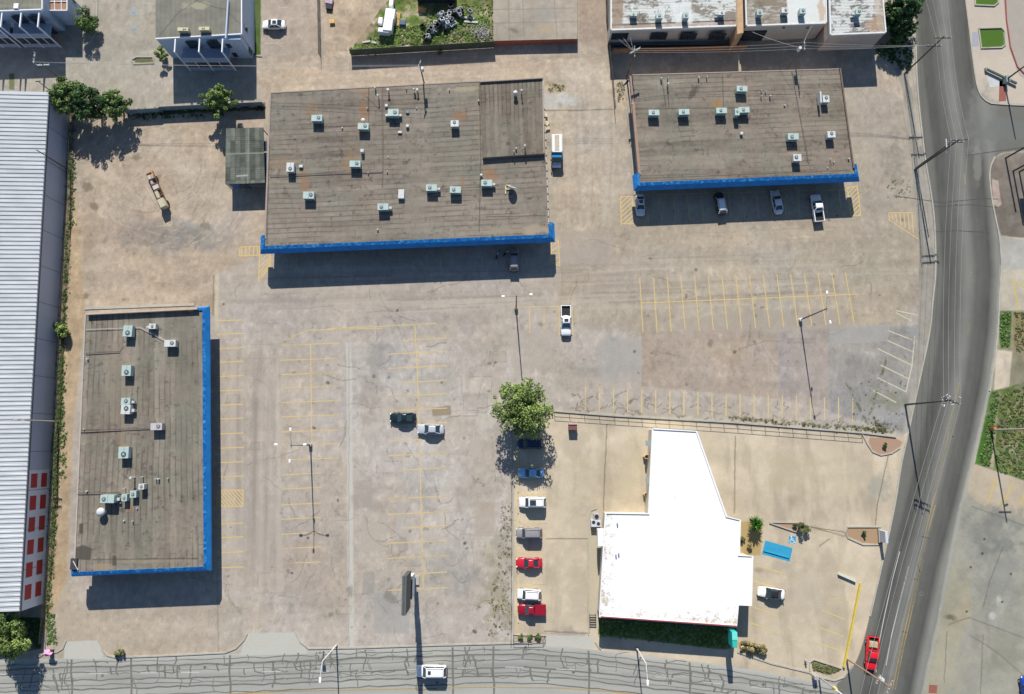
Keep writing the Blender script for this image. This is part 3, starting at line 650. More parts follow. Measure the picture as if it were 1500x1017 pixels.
# accessible bay
P = [(1121,792),(1161,803),(1157,823),(1116,812)]
struct(MB().sheet(xy(P), .005).build('blue_bay', mat('bay_blue', A(60,178,222), .75, var=.14, scale=1.2)))
def wheelchair(u, v, s, mb):
    """the access symbol: head, back, seat, leg and wheel"""
    x, y, _ = G(u, v); z = .013
    def p(a, c): return (x+a*s, y+c*s)
    mb.add([(x+.12*math.cos(t)*s-.1*s, y+.42*s+.12*math.sin(t)*s, z) for t in [i*math.pi/4 for i in range(8)]], [tuple(range(8))])
    for a, c in ((((-.1,.3),(-.08,-.05))), ((-.08,-.05),(.2,-.05)), ((.2,-.05),(.32,-.4)), ((-.09,.14),(.14,.14)), ((.32,-.4),(.42,-.36))): mb.strip(p(*a), p(*c), .1*s, z+.001)
    R0 = [(x-.06*s+.27*s*math.cos(t), y-.18*s+.27*s*math.sin(t)) for t in [math.pi*.6+i*math.pi*1.35/12 for i in range(13)]]
    mb.ribbon(R0, .09*s, z+.002)
struct(MB().sheet(xy([(1156,785),(1166,786),(1165,797),(1155,796)]), .005).build('access_symbol_panel', _m['bay_blue']))
w = MB(); wheelchair(1160.5, 791, 1.35, w); struct(w.build('access_symbol', mat('white_paint', A(240,240,236), .7)))
w = MB(); wheelchair(197, 17, 1.8, w); wheelchair(197, 43, 1.8, w); struct(w.build('access_symbol', worn('pale_blue_paint', A(170,200,224), .0)))
struct(MB().sheet(xy([(1464,118),(1473,118),(1474,148),(1463,149)]), .006).build('tactile_paving', mat('tactile_red', A(176,108,92), .9)))
struct(MB().sheet(xy([(1445,108),(1475,122),(1476,126),(1450,128)]), .006).build('white_paving', mat('white_paving', A(226,224,224), .9)))
struct(MB().sheet(xy([(1361,1003),(1373,1004),(1372,1016),(1360,1015)]), .006).build('tactile_paving', _m['tactile_red']))
struct(MB().sheet(xy([(1424,47),(1432,47),(1434,68),(1424,68)]), .006).build('grey_paving', mat('grey_paving', A(186,188,196), .9)))
# ================================================================ BUILDINGS
def roof_canvas(quad, h, st=.13):
    """grid over a roof quad NW, NE, SE, SW (photo pixels) at height h"""
    P = [np.array(G(u, v, h)[:2]) for u, v in quad]
    w = np.linalg.norm(P[1]-P[0]); d = np.linalg.norm(P[3]-P[0]); nx = int(w/st)+1; ny = int(d/st)+1
    s, t = np.meshgrid(np.linspace(0,1,nx), np.linspace(1,0,ny))   # row 0 = south, so faces look up
    X = sum(k*p[0] for k, p in zip(((1-s)*(1-t), s*(1-t), s*t, (1-s)*t), P)); Y = sum(k*p[1] for k, p in zip(((1-s)*(1-t), s*(1-t), s*t, (1-s)*t), P))
    c = Canvas(X, Y, h); c.s = s*w; c.t = t*d; c.P = P; return c
def rolled(c, base, along, pitch=.95, seed=1, seam=.28, seamrgb=(96,88,78)):
    """rolled felt: long strips with lap lines, end laps, per-strip tone and general dirt"""
    c.col[:] = A(*base)
    a, b = (c.s, c.t) if along == 'x' else (c.t, c.s)
    b = b + (fbm(a, b, 9, seed, 3)-.5)*.5
    k = np.floor(b/pitch).astype(int); fr = b/pitch-k
    tone = _tab[seed][(k*7) & 255, (k*3) & 255]
    n = fbm(c.X, c.Y, 10, seed, 5); n2 = fbm(c.X, c.Y, 1.8, seed+2, 5, .7); st = fbm(a*.25, b*2.5, 2, seed+1, 4, .6); n5 = fbm(c.X, c.Y, .6, seed+3, 3, .7)
    c.col *= (1+(tone-.5)*.26+(n-.5)*.36+(n2-.5)*.36+(st-.5)*.46+(n5-.5)*.34)[..., None]
    ln = np.clip(1-np.minimum(fr, 1-fr)*pitch/.13, 0, 1)
    gap = sm(fbm(a, b*.9, 5, seed+4, 4), .38, .58)
    m = np.clip(ln*gap*seam*2.9, 0, .85)[..., None]; c.col[:] = c.col*(1-m)+np.array(A(*seamrgb))*m
    L = 8.5; ea = a+_tab[seed+1][(k*5) & 255, (k*11) & 255]*L; ef = ea/L-np.floor(ea/L)
    m = (np.clip(1-np.minimum(ef,1-ef)*L/.12, 0, 1)*.5)[..., None]; c.col[:] = c.col*(1-m)+np.array(A(*seamrgb))*m
    sp = fbm(c.X, c.Y, 1.0, 6, 4, .75); c.col *= (1-.4*sm(sp, .62, .78))[..., None]
    c.col[..., 0] *= 1+(fbm(c.X, c.Y, 6, seed, 4)-.5)*.2
roof_m = vcmat('roof_felt', .93, .12, 5, .3, .03)
wall_tan = mat('tan_wall', (.40,.33,.26), .85, var=.14, scale=.8, stretch=(1,1,.3))
glass_m = mat('shop_glass', (.03,.04,.05), .12, var=.3, spec=.6)
white_m = mat('white_trim', (.72,.72,.70), .6, var=.08)
def fascia_paint():
    m, n, l, p = nodes('blue_fascia_paint'); p.inputs['Roughness'].default_value = .6; p.inputs['Specular IOR Level'].default_value = .15
    tc = n.new('ShaderNodeTexCoord'); nz = n.new('ShaderNodeTexNoise'); nz.inputs['Scale'].default_value = 1.9; nz.inputs['Detail'].default_value = 4; l.new(tc.outputs['Object'], nz.inputs['Vector'])
    r = n.new('ShaderNodeValToRGB'); e = r.color_ramp.elements; e[0].position = .35; e[0].color = (*A(6,92,176),1); e[1].position = .54; e[1].color = (*A(22,122,200),1)
    x = r.color_ramp.elements.new(.61); x.color = (*A(52,138,202),1); y = r.color_ramp.elements.new(.70); y.color = (*A(110,170,208),1)
    l.new(nz.outputs['Fac'], r.inputs[0]); l.new(r.outputs[0], p.inputs['Base Color']); return m
blue_top = fascia_paint()
blue_front = mat('blue_fascia_face', (.008,.19,.52), .6, var=.22, scale=.7)
drain_m = mat('pale_speckle', A(120,176,214), .6)
def inset_quad(P, dn, ds, dw, de):
    """shrink quad NW,NE,SE,SW by metres on each side (near-rectangular)"""
    P = [Vector(p) for p in P]; ex = (P[1]-P[0]).normalized(); ey = (P[0]-P[3]).normalized()
    return [P[0]+ex*dw-ey*dn, P[1]-ex*de-ey*dn, P[2]-ex*de+ey*ds, P[3]+ex*dw+ey*ds]
def fascia(root_, runs, h, out=1.15, name='fascia'):
    """blue mansard band along each run of points (walking with the building on the right hand)"""
    if runs[0][0][0] < 115: out = .9
    for pts in runs:
        P = [Vector(G(u, v, h)[:2]) for u, v in pts]; n = len(P)
        prof = [(0, h+.22), (out*.52, h+.10), (out*.93, h-.72), (out, h-1.0), (.25, h-1.0), (0, h-.5)]
        N = []
        for i in range(n):
            d0 = (P[i]-P[i-1]).normalized() if i else (P[1]-P[0]).normalized(); d1 = (P[i+1]-P[i]).normalized() if i < n-1 else d0
            a = Vector((d0.y, -d0.x)); b = Vector((d1.y, -d1.x)); mm = (a+b); mm = mm/max(.3, mm.length_squared/2); N.append(mm)
        top = MB(); fr = MB(); k = len(prof)
        vs = [(P[i].x+N[i].x*o, P[i].y+N[i].y*o, z) for i in range(n) for o, z in prof]
        ft, ff = [], []
        for i in range(n-1):
            for j in range(k):
                q = (i*k+j, i*k+(j+1)%k, (i+1)*k+(j+1)%k, (i+1)*k+j)
                (ft if j in (0, 5) else ff).append(q)
        ff += [tuple(range(k)), tuple((n-1)*k+j for j in range(k))[::-1]]
        top.add(vs, ft); fr.add(vs, ff)
        f = fr.build(name, blue_front, root_); t = top.build('fascia_cap', blue_top, f)
        bmesh_fix(f); bmesh_fix(t)
        # pale worn specks along the cap
        sp = MB()
        for i in range(n-1):
            L = (P[i+1]-P[i]).length; d = (P[i+1]-P[i]).normalized(); q = .9
            while L > 6 and q < L-.5:
                c = P[i]+d*q+(N[i]*(out*.33)); w = random.uniform(.12,.4)
                if random.random() < .75: sp.add([(c.x-d.x*w-d.y*.1, c.y-d.y*w+d.x*.1, h+.17), (c.x+d.x*w-d.y*.1, c.y+d.y*w+d.x*.1, h+.17), (c.x+d.x*w+d.y*.12, c.y+d.y*w-d.x*.12, h+.17), (c.x-d.x*w+d.y*.12, c.y-d.y*w-d.x*.12, h+.17)], [(0,1,2,3)])
                q += random.uniform(.9,1.5)
def bmesh_fix(o):
    bm = bmesh.new(); bm.from_mesh(o.data); bmesh.ops.recalc_face_normals(bm, faces=bm.faces)
    if not any(len(e.link_faces) == 2 and not e.is_boundary for e in bm.edges) or all(e.is_boundary for e in bm.edges):
        for f in bm.faces:
            if f.normal.z < 0: f.normal_flip()
    bm.to_mesh(o.data); bm.free()
def commercial(name, label, quad, h, along, base, runs, walls, paint, seed, windows_side='S'):
    c = roof_canvas(quad, h); rolled(c, base, along, seed=seed); paint(c)
    ctr = sum((Vector(p) for p in c.P), Vector((0,0)))/4
    t = thing(name, label, 'shop building', (ctr.x, ctr.y, 0), absolute=True)
    W = inset_quad(c.P, *walls)
    wl = MB().prism([tuple(p) for p in W], -.05, h-.25).build('wall', wall_tan, t)
    z = np.full(c.X.shape, h, np.float32)
    rf = grid_obj('roof', c.X, c.Y, z, c.col, roof_m, t)
    MB().prism([tuple(p) for p in c.P], h-.25, h-.01, top=False).build('roof_edge', mat('roof_edge', (.16,.13,.11), .8), rf)
    fascia(t, runs, h)
    # shop windows, doors and posts under the canopy
    sides = {'S': (W[3], W[2]), 'E': (W[2], W[1])}
    for sd in windows_side:
        a, b = sides[sd]; L = (b-a).length; d = (b-a)/L; nrm = Vector((d.y, -d.x)); k = int(L/3.6)
        for i in range(k):
            q = a+d*(L*(i+.5)/k); wid = L/k*.38
            m = MB(); lo, hi = (.5, 2.9)
            if i % 3 == 1: wid = .55; lo = .05
            p0, p1 = q-d*wid, q+d*wid
            m.add([(p0.x+nrm.x*.03,p0.y+nrm.y*.03,lo),(p1.x+nrm.x*.03,p1.y+nrm.y*.03,lo),(p1.x+nrm.x*.03,p1.y+nrm.y*.03,hi),(p0.x+nrm.x*.03,p0.y+nrm.y*.03,hi),
                   (p0.x-nrm.x*.02,p0.y-nrm.y*.02,lo),(p1.x-nrm.x*.02,p1.y-nrm.y*.02,lo),(p1.x-nrm.x*.02,p1.y-nrm.y*.02,hi),(p0.x-nrm.x*.02,p0.y-nrm.y*.02,hi)],
                  [(0,1,2,3),(0,4,5,1),(1,5,6,2),(2,6,7,3),(3,7,4,0)])
            m.build('door' if i % 3 == 1 else 'window', glass_m, t)
        rim = {'S': (Vector(c.P[3]), Vector(c.P[2])), 'E': (Vector(c.P[2]), Vector(c.P[1]))}[sd]
        L = (rim[1]-rim[0]).length; d = (rim[1]-rim[0])/L; nrm = Vector((d.y, -d.x))
        for i in range(int(L/6.1)+1):
            q = rim[0]+d*(1.4+(L-2.8)*i/int(L/6.1))-nrm*1.1
            MB().box(q.x-.09,q.x+.09,q.y-.09,q.y+.09,-.02,h-.3).build('post', wall_tan, t)
    return t, c
def p_big(c):
    for b in [(533,160,10,30,(176,128,92),.55,0),(530,185,8,16,(180,120,76),.6,0),(458,158,16,12,(172,138,104),.4,0),(446,270,10,22,(176,130,84),.6,0),(415,238,22,10,(168,138,104),.4,0),(512,230,12,22,(170,136,100),.45,0),(672,170,12,8,(176,128,88),.55,20),(718,255,14,12,(178,130,92),.55,30),(678,262,5,12,(176,134,98),.5,0),
              (550,200,30,60,(154,142,128),.3,0),(425,150,26,12,(150,140,126),.5,0),(690,130,40,4,(196,178,150),.8,-2),(530,130,26,5,(180,160,138),.7,-2),(740,338,60,6,(186,168,146),.6,-2),(785,336,20,8,(196,176,154),.7,0),(790,300,14,30,(150,142,128),.4,0),(610,300,12,44,(160,148,132),.35,0),(455,285,30,40,(150,142,130),.3,0),(660,220,30,50,(156,144,128),.25,0)]: c.blob(*b)
    for L in [[(560,128),(561,250),(560,275)],[(395,258),(480,254),(560,252)],[(462,186),(560,184)],[(620,280),(730,272)],[(537,142),(560,165)],[(702,120),(704,240),(702,340)],[(396,138),(391,358)],[(712,318),(800,316)],[(540,130),(540,180)]]: c.line(L, 1.0, (84,76,66), .75, .25)
    c.line([(700,124),(703,238)], 1.6, (172,156,140), .6)
def p_right(c):
    for b in [(1048,152,14,6,(184,140,84),.6,0),(960,150,30,30,(156,146,132),.3,0),(1015,135,4,20,(90,84,76),.6,30),(1140,120,40,6,(150,140,126),.4,0),(1210,170,26,60,(160,148,130),.3,0),(975,240,40,12,(154,142,128),.4,0)]: c.blob(*b, .8)
    for L in [[(969,112),(976,160)],[(978,112),(980,160)],[(1160,104),(1185,240)],[(930,160),(1080,158)],[(1058,110),(1060,160)],[(935,262),(1240,250)]]: c.line(L, 1.0, (86,78,70), .7, .3)
def p_left(c):
    for b in [(172,565,24,60,(166,150,132),.45,0),(180,655,8,5,(196,150,90),.7,0),(178,640,6,20,(164,138,108),.5,0),(190,745,5,10,(180,130,90),.5,0),(270,560,20,160,(134,130,116),.4,0),(150,830,26,6,(184,162,132),.7,0),(215,822,70,3,(176,160,136),.5,0),(180,747,5,5,(104,94,86),.7,0)]: c.blob(*b, .5)
    c.fill([(116,767),(122,767),(122,782),(116,782)], (98,88,80), .9, 1); c.fill([(110,803),(118,800),(120,798),(134,803),(133,821),(110,820)], (92,86,78), .85, 1.5, .8); c.fill([(165,814),(170,814),(171,829),(164,829)], (92,86,78), .8, 1.5, .4)
    for L in [[(126,518),(176,515),(180,508)],[(118,631),(180,629),(228,628)],[(116,636),(178,632)],[(112,723),(176,722)],[(136,820),(290,818)],[(298,456),(299,830)]]: c.line(L, 1.3, (92,84,76), .8, .3)
    c.line([(126,483),(205,480),(240,497)], 1.1, (206,200,190), .9); c.line([(213,481),(250,503)], 1, (206,200,190), .8)
HB, HR, HL = 4.4, 4.4, 4.8
big, cbig = commercial('shop_building', 'large central shop building with brown felt roof, many air conditioners and a blue front band', [(397,136),(796,114),(804,344),(388,361)], HB, 'x', (156,145,132), [[(388.4,345),(388,361),(804,344),(803.4,326)]], (.3,2.6,.3,.3), p_big, 1)
rgt, crgt = commercial('shop_building', 'right hand shop building beside the curving street, brown roof with blue front band', [(926,111),(1231,102),(1252,255),(938,268)], HR, 'x', (157,145,131), [[(936.6,254),(938,268),(1252,255),(1249.6,241)]], (.3,2.6,.3,.3), p_right, 3)
lft, clft = commercial('shop_building', 'long left hand shop building with blue band along its east and south sides', [(126,461),(297,455),(299,830),(109,838)], HL, 'y', (157,146,132), [[(109.6,824),(109,838),(299,830),(297,455),(283,455.6)]], (.3,2.6,.3,2.0), p_left, 2, 'SE')
# parapets and the raised section
m_par = mat('parapet_metal', (.30,.24,.20), .7, var=.15)
def parapet(t, a, b, h0, h1, w=.25, m=None): return MB().ribbon([G(*a, h1), G(*b, h1)], w, h0, h1).build('parapet', m or m_par, t)
parapet(lft, (126,460), (289,452), HL-.3, HL+.75, .3, mat('parapet_tan', (.46,.37,.28), .8))
parapet(lft, (125,461), (109,828), HL-.3, HL+.12, .2, mat('parapet_light', (.4,.36,.3), .8))
parapet(big, (396,136), (388,350), HB-.3, HB+.12, .3); parapet(big, (397,136), (702,119), HB-.3, HB+.06, .2); parapet(big, (796,118), (804,330), HB-.3, HB+.08, .25, mat('parapet_light', (.4,.36,.3), .8))
parapet(rgt, (924,111), (937,256), HR-.6, HR+.10, .5, mat('parapet_brown', (.30,.20,.15), .8)); parapet(rgt, (1231,100), (1251,246), HR-.3, HR+.3, .25, mat('parapet_dark', (.16,.11,.09), .8))
parapet(rgt, (926,110), (1229,101), HR-.3, HR+.05, .2)
rq = [(703,122),(795,117),(797,225),(707,231)]
c = roof_canvas(rq, HB+.75); rolled(c, (150,138,124), 'y', .8, 4, .35)
c.mul(rq, .98); rs = MB().prism([tuple(p) for p in c.P], HB-.02, HB+.74).build('raised_section', mat('raised_wall', (.22,.17,.14), .8), big)
grid_obj('raised_roof', c.X, c.Y, HB+.755, c.col, roof_m, rs)
parapet(big, (703,119.5), (795,114), HB, HB+1.1, .2); parapet(big, (795,115), (797,224), HB+.7, HB+.85, .15, _m['parapet_light'])
# conduit pipes lying on roofs
pipe_m = mat('roof_pipe', (.20,.17,.15), .7)
for t, h, L in ((big, HB, [(395,259),(480,255),(560,252)]), (big, HB, [(560,130),(561,252)]), (lft, HL, [(126,519),(176,516)]), (lft, HL, [(118,633),(228,628)]), (lft, HL, [(112,724),(178,723)]), (rgt, HR, [(1160,104),(1184,238)])):
    b = MB()
    for p, q_ in zip(L[:-1], L[1:]): b.tube(G(*p, h+.12), G(*q_, h+.12), .05, n=6)
    b.build('pipe', pipe_m, t)
b = MB().tube(G(126,483,HL+.2), G(205,480,HL+.2), .04, n=6); b.tube(G(205,480,HL+.2), G(242,500,HL+.2), .04, n=6); b.build('pipe', mat('old_pipe', (.42,.40,.37), .7), lft)
for i in range(16):    # scuppers along the east edge
    v = 160+i*11.2; u = 796+(v-118)*.038; x, y, _ = G(u, v, HB+.05); MB().box(x-.12,x+.12,y-.12,y+.12,HB-.1,HB+.22).build('scupper', m_par, big)
x, y, _ = G(110, 826, HL); MB().box(x-.6,x+.5,y-.9,y+.9,HL-.9,HL+.35).build('sign_back', mat('dark_sheet', (.05,.05,.05), .7), lft)
MB().tube(G(107,822,HL+.5), G(114,835,HL+.2), .07, n=6).build('brace', white_m, lft)
# ---------------------------------------------------------------- white restaurant
HWt = 4.3
wp = [(956,628),(1020,632),(1064,757),(1084,762),(1082,814),(1102,815),(1100,887),(1081,886),(1079,917),(878,903),(887,752),(950,753)]
Wc = Vector(G(985,810,0)); t = thing('restaurant_building', 'white flat roofed restaurant building with a stepped outline above a green lawn', 'building', (Wc.x, Wc.y, 0), absolute=True); rest = t
P = xy(wp, HWt)
def stained_white():
    m, n, l, p = nodes('white_membrane'); p.inputs['Roughness'].default_value = .5
    tc = n.new('ShaderNodeTexCoord'); sx = n.new('ShaderNodeSeparateXYZ'); l.new(tc.outputs['Object'], sx.inputs[0])
    nz = n.new('ShaderNodeTexNoise'); nz.inputs['Scale'].default_value = 1.3; nz.inputs['Detail'].default_value = 8; nz.inputs['Roughness'].default_value = .8; l.new(tc.outputs['Object'], nz.inputs['Vector'])
    ax, ay, _z = G(879, 850, HWt); bx, by, _z = G(960, 909, HWt)
    def band(o, lo, hi):
        r = n.new('ShaderNodeMapRange'); l.new(o, r.inputs[0]); r.inputs[1].default_value = lo; r.inputs[2].default_value = hi; r.inputs[3].default_value = .16; r.inputs[4].default_value = 0; return r.outputs[0]
    a = band(sx.outputs['X'], ax-Wc.x, ax-Wc.x+4.0); b = band(sx.outputs['Y'], by-Wc.y-.4, by-Wc.y+3.0)
    mx = n.new('ShaderNodeMath'); mx.operation = 'MAXIMUM'; l.new(a, mx.inputs[0]); l.new(b, mx.inputs[1])
    ad = n.new('ShaderNodeMath'); ad.operation = 'ADD'; l.new(mx.outputs[0], ad.inputs[0]); l.new(nz.outputs['Fac'], ad.inputs[1])
    mr = n.new('ShaderNodeMapRange'); l.new(ad.outputs[0], mr.inputs[0]); mr.inputs[1].default_value = .60; mr.inputs[2].default_value = .74
    mc = n.new('ShaderNodeMix'); mc.data_type = 'RGBA'; l.new(mr.outputs[0], mc.inputs['Factor']); mc.inputs['A'].default_value = (.80,.795,.77,1); mc.inputs['B'].default_value = (.42,.34,.24,1)
    l.new(mc.outputs['Result'], p.inputs['Base Color']); return m
wroof = stained_white()
Pc = Vector((sum(p[0] for p in P)/len(P), sum(p[1] for p in P)/len(P)))
def shrink(P, d):
    out = []; n = len(P); a = sum(P[i][0]*P[(i+1)%n][1]-P[(i+1)%n][0]*P[i][1] for i in range(n)); s = 1 if a > 0 else -1
    for i in range(n):
        p0, p, p1 = Vector(P[i-1]), Vector(P[i]), Vector(P[(i+1)%n]); d0 = (p-p0).normalized(); d1 = (p1-p).normalized()
        n0 = Vector((-d0.y, d0.x))*s; n1 = Vector((-d1.y, d1.x))*s; m = n0+n1; m = m/max(.4, m.length_squared/2); out.append(tuple(p+m*d))
    return out
MB().prism(shrink(P, .15), -.05, HWt-.3).build('wall', mat('cream_wall', (.55,.50,.40), .8, var=.1), t)
rf = MB().prism(P, HWt-.3, HWt).build('roof', wroof, t)
b = MB(); b.ribbon(P+[P[0]], .28, HWt-.28, HWt+.16); b.build('parapet', mat('parapet_white', (.74,.74,.72), .5, var=.06), t)
MB().ribbon([G(880,903,HWt), G(1079,917,HWt)], .16, HWt-.5, HWt+.2).build('red_trim', mat('red_trim', (.36,.06,.05), .6), t)
st = MB(); sr = random.Random(3)
for _ in range(70):
    u, v = (sr.gauss(887,5), sr.uniform(790,905)) if sr.random() < .6 else (sr.uniform(890,1000), sr.gauss(897,2.5))
    if not 882 < u < 1075 or v > 902: continue
    x, y, _ = G(u, v, HWt); n = sr.randint(5,8); r = sr.uniform(.08,.34)
    st.add([(x+r*sr.uniform(.5,1.2)*math.cos(i*6.283/n), y+r*sr.uniform(.5,1.5)*math.sin(i*6.283/n), HWt+.004) for i in range(n)], [tuple(range(n))])
for u, v in [(960,641),(973,640),(985,643),(972,651),(983,655),(993,645),(972,670),(983,671),(960,694),(1031,900),(1032,903),(922,891),(925,876)]:
    x, y, _ = G(u, v, HWt); st.box(x-.1,x+.1,y-.25,y+.25,HWt+.003,HWt+.02)
st = None
for u, v in [(904,767),(906,811),(902,813)]:
    x, y, _ = G(u, v, HWt); MB().tube((x,y,HWt),(x,y,HWt+.5),.11,n=8).build('roof_vent', mat('grey_vent', (.25,.27,.3), .6), t)
lamp_m = mat('dark_metal', (.06,.06,.065), .5, var=.1)
for v in (646, 700):
    a = G(955, v, 3.4); b_ = G(946, v-1, 3.4)
    s_ = MB().box(b_[0], a[0], a[1]-.9, a[1]+.05, 3.2, 3.5).build('drive_through_awning', mat('teal_grey', (.25,.30,.29), .6), t)
for v in (669, 724):
    x, y, _ = G(944, v, 0); tag(MB().ribbon([(x+.9,y+.35),(x+.1,y+.35),(x-.25,y),(x+.1,y-.35),(x+.9,y-.35)], .12, -.02, .9).build('guard_hoop', mat('rail_yellow', (.55,.40,.22), .6), origin=(x,y,0)), 'low curved guard hoop on the drive-through beside the white building, %s of the two' % ('upper' if v == 669 else 'lower'), 'guard rail')
x, y, _ = G(879, 787, 3.2); MB().box(x-.5,x+.9,y-1.4,y+1.4,2.6,4.0).build('menu_canopy', mat('parapet_white', (.74,.74,.72), .5), t)
for i, (a, b_) in enumerate((((1060,765),(1063,800)), )): pass
for i in range(7):
    u = 895+i*26; v = 904+i*1.8; x, y, _ = G(u, v-3, 0); MB().box(x-1.2,x+1.2,y-.2,y-.02,.9,2.8).build('window', glass_m, t)
# ---------------------------------------------------------------- metal warehouse on the left
HM = 5.9
t = thing('metal_warehouse', 'very long pale metal warehouse with ribbed white roof along the left edge', 'warehouse', (*G(0,520)[:2],0), absolute=True); ware = t
NE, SE = Vector(G(72,135,HM)[:2]), Vector(G(29,896,HM)[:2]); d = (SE-NE).normalized()
west = Vector((-26, -.5)); L = (SE-NE).length
b = MB(); n = int(L/.80); pr = [(0,0),(.40,.0),(.45,.10),(.70,.10),(.75,0.0)]
vs = []; 
for i in range(n+1):
    for (q, z) in pr:
        s = min(L, (i+q/.80)*L/(n+1)); p = NE+d*s; vs += [(p.x, p.y, HM+z), (p.x+west.x, p.y+west.y, HM+z+2.2)]
k = len(vs)//2; b.add(vs, [(2*i, 2*i+1, 2*i+3, 2*i+2) for i in range(k-1)])
o = b.build('roof', mat('galvanised_roof', (.46,.48,.49), .5, metal=0, var=.18, scale=.45, spec=.3, stretch=(.35,1.6,1)), t); bmesh_fix(o)
MB().prism([tuple(NE), tuple(NE+west), tuple(SE+west), tuple(SE)], -.05, HM-.02).build('wall', mat('violet_metal_wall', (.40,.42,.50), .55, var=.07, scale=.3, stretch=(1,1,.2)), t)
MB().ribbon([tuple(NE), tuple(SE)], .2, HM-.3, HM+.05).build('gutter', mat('gutter', (.10,.11,.13), .5), t)
nrm = Vector((-d.y, d.x)); 
if nrm.x < 0: nrm = -nrm
def wallrect(s0, s1, z0, z1, out=.03):
    a = NE+d*s0+nrm*out; c = NE+d*s1+nrm*out; ai = NE+d*s0-nrm*.02; ci = NE+d*s1-nrm*.02
    return ([(a.x,a.y,z0),(c.x,c.y,z0),(c.x,c.y,z1),(a.x,a.y,z1),(ai.x,ai.y,z0),(ci.x,ci.y,z0),(ci.x,ci.y,z1),(ai.x,ai.y,z1)], [(0,1,2,3),(0,4,5,1),(1,5,6,2),(2,6,7,3),(3,7,4,0)])
red = mat('red_panel', (.42,.035,.04), .5, var=.15); seam = MB()
def vtos(v): return L*(v-135)/(896-135)
for v in (720,751,781,812,843,873):
    for z0, z1 in ((.9,2.4),(3.4,5.0)):
        o = MB().add(*wallrect(vtos(v-10), vtos(v+10), z0, z1)).build('window', red, t); bmesh_fix(o)
for i in range(1, 14): bmesh_fix(MB().add(*wallrect(L*i/14-.05, L*i/14+.05, .0, HM-.3, .02)).build('panel_seam', mat('seam', (.16,.17,.21), .6), t))
pass
o = MB().add(*wallrect(vtos(705), L, .1, HM-.35, .015)).build('white_panel_field', mat('pale_panel', (.66,.67,.72), .5, var=.05), t); bmesh_fix(o)
# ---------------------------------------------------------------- lattice shed
t = thing('lattice_shed', 'grey green open shed roofed with old patchwork sheets beside the central building', 'shed', (*G(360,235)[:2],0), absolute=True)
HS = 3.0
c = roof_canvas([(331,188),(386,187),(388,268),(330,270)], HS, .12); c.col[:] = A(118,122,112)
k = (np.floor(c.s/.9).astype(int)*13+np.floor(c.t/2.6).astype(int)*29) & 255; c.col *= (1+(_tab[2][k, k]-.5)*.8)[..., None]; c.col *= (1+(fbm(c.X,c.Y,1,2,4)-.5)*.8)[..., None]
for per, src in ((.9,c.s),(.42,c.t),(2.6,c.t)):
    f = src/per-np.floor(src/per); c.col *= (1-.35*np.clip(1-np.minimum(f,1-f)*per/.10,0,1))[..., None]
c.line([(331,226),(388,224)], 1.5, (170,170,160), .8); c.line([(347,258),(362,257)], 2, (200,200,190), .9); c.line([(364,190),(363,268)], 1.2, (160,156,146), .8)
grid_obj('roof', c.X, c.Y, HS, c.col, vcmat('patch_sheet', .8), t); MB().prism([tuple(p) for p in c.P], HS-.12, HS-.01, top=False).build('roof_frame', mat('shed_frame', (.1,.11,.12), .7), t)
for u, v in ((332,189),(359,189),(385,189),(331,230),(386,230),(331,269),(359,269),(386,268)):
    x, y, _ = G(u, v, HS); MB().box(x-.06,x+.06,y-.06,y+.06,-.02,HS-.1).build('post', _m['shed_frame'], t)
for u0, u1, cl in ((334,348,(.05,.12,.30)),(350,362,(.06,.07,.08)),(364,386,(.10,.13,.16))):
    a = G(u0, 269, HS); b_ = G(u1, 268.5, HS); MB().box(a[0],b_[0],a[1]-.12,a[1]-.04,.9,2.8).build('side_panel', mat('shed_panel_%d' % u0, cl, .6), t)
bw = thing('tarpaulin', 'blue tarpaulin in the gap between the patchwork shed and the central building', 'tarp', G(390,245), absolute=True)
MB().sheet([G(u,v,1.9)[:2] for u, v in ((383,224),(391,224),(391,258),(383,258))], 1.9).build('sheet', mat('tarp_blue', A(92,138,176), .6, var=.2), bw); MB().sheet([G(u,v,2.2)[:2] for u, v in ((383,207),(391,207),(391,222),(383,222))], 2.2).build('sheet', mat('tarp_navy', A(34,62,110), .6), bw)
# ---------------------------------------------------------------- low concrete dock, warehouses, apartments
t = thing('concrete_dock', 'low flat concrete roofed block with a red brown face behind the central building', 'building', (*G(785,30)[:2],0), absolute=True)
c = roof_canvas([(722,-20),(846,-20),(846,57),(723,60)], 1.5, .15); c.col[:] = A(190,176,160); c.col *= (1+(fbm(c.X,c.Y,8,2,5)-.5)*.5+(fbm(c.X,c.Y,1,3,4)-.5)*.4)[..., None]
for L_ in ([(723,14),(845,12)],[(723,34),(845,32)],[(745,0),(746,58)],[(766,0),(768,56)],[(812,0),(816,56)],[(740,40),(756,48)]): c.line(L_, 1, (150,136,122), .6, .3)
c.blob(752,44,9,5,(140,126,112),.7,20); c.blob(800,42,18,12,(200,176,146),.6,0); c.blob(800,20,20,18,(176,170,162),.6,0)
grid_obj('roof', c.X, c.Y, 1.5, c.col, vcmat('dock_top'), t); MB().prism([tuple(p) for p in c.P], -.05, 1.49).build('wall', mat('red_brown_wall', (.30,.10,.07), .8, var=.3), t)
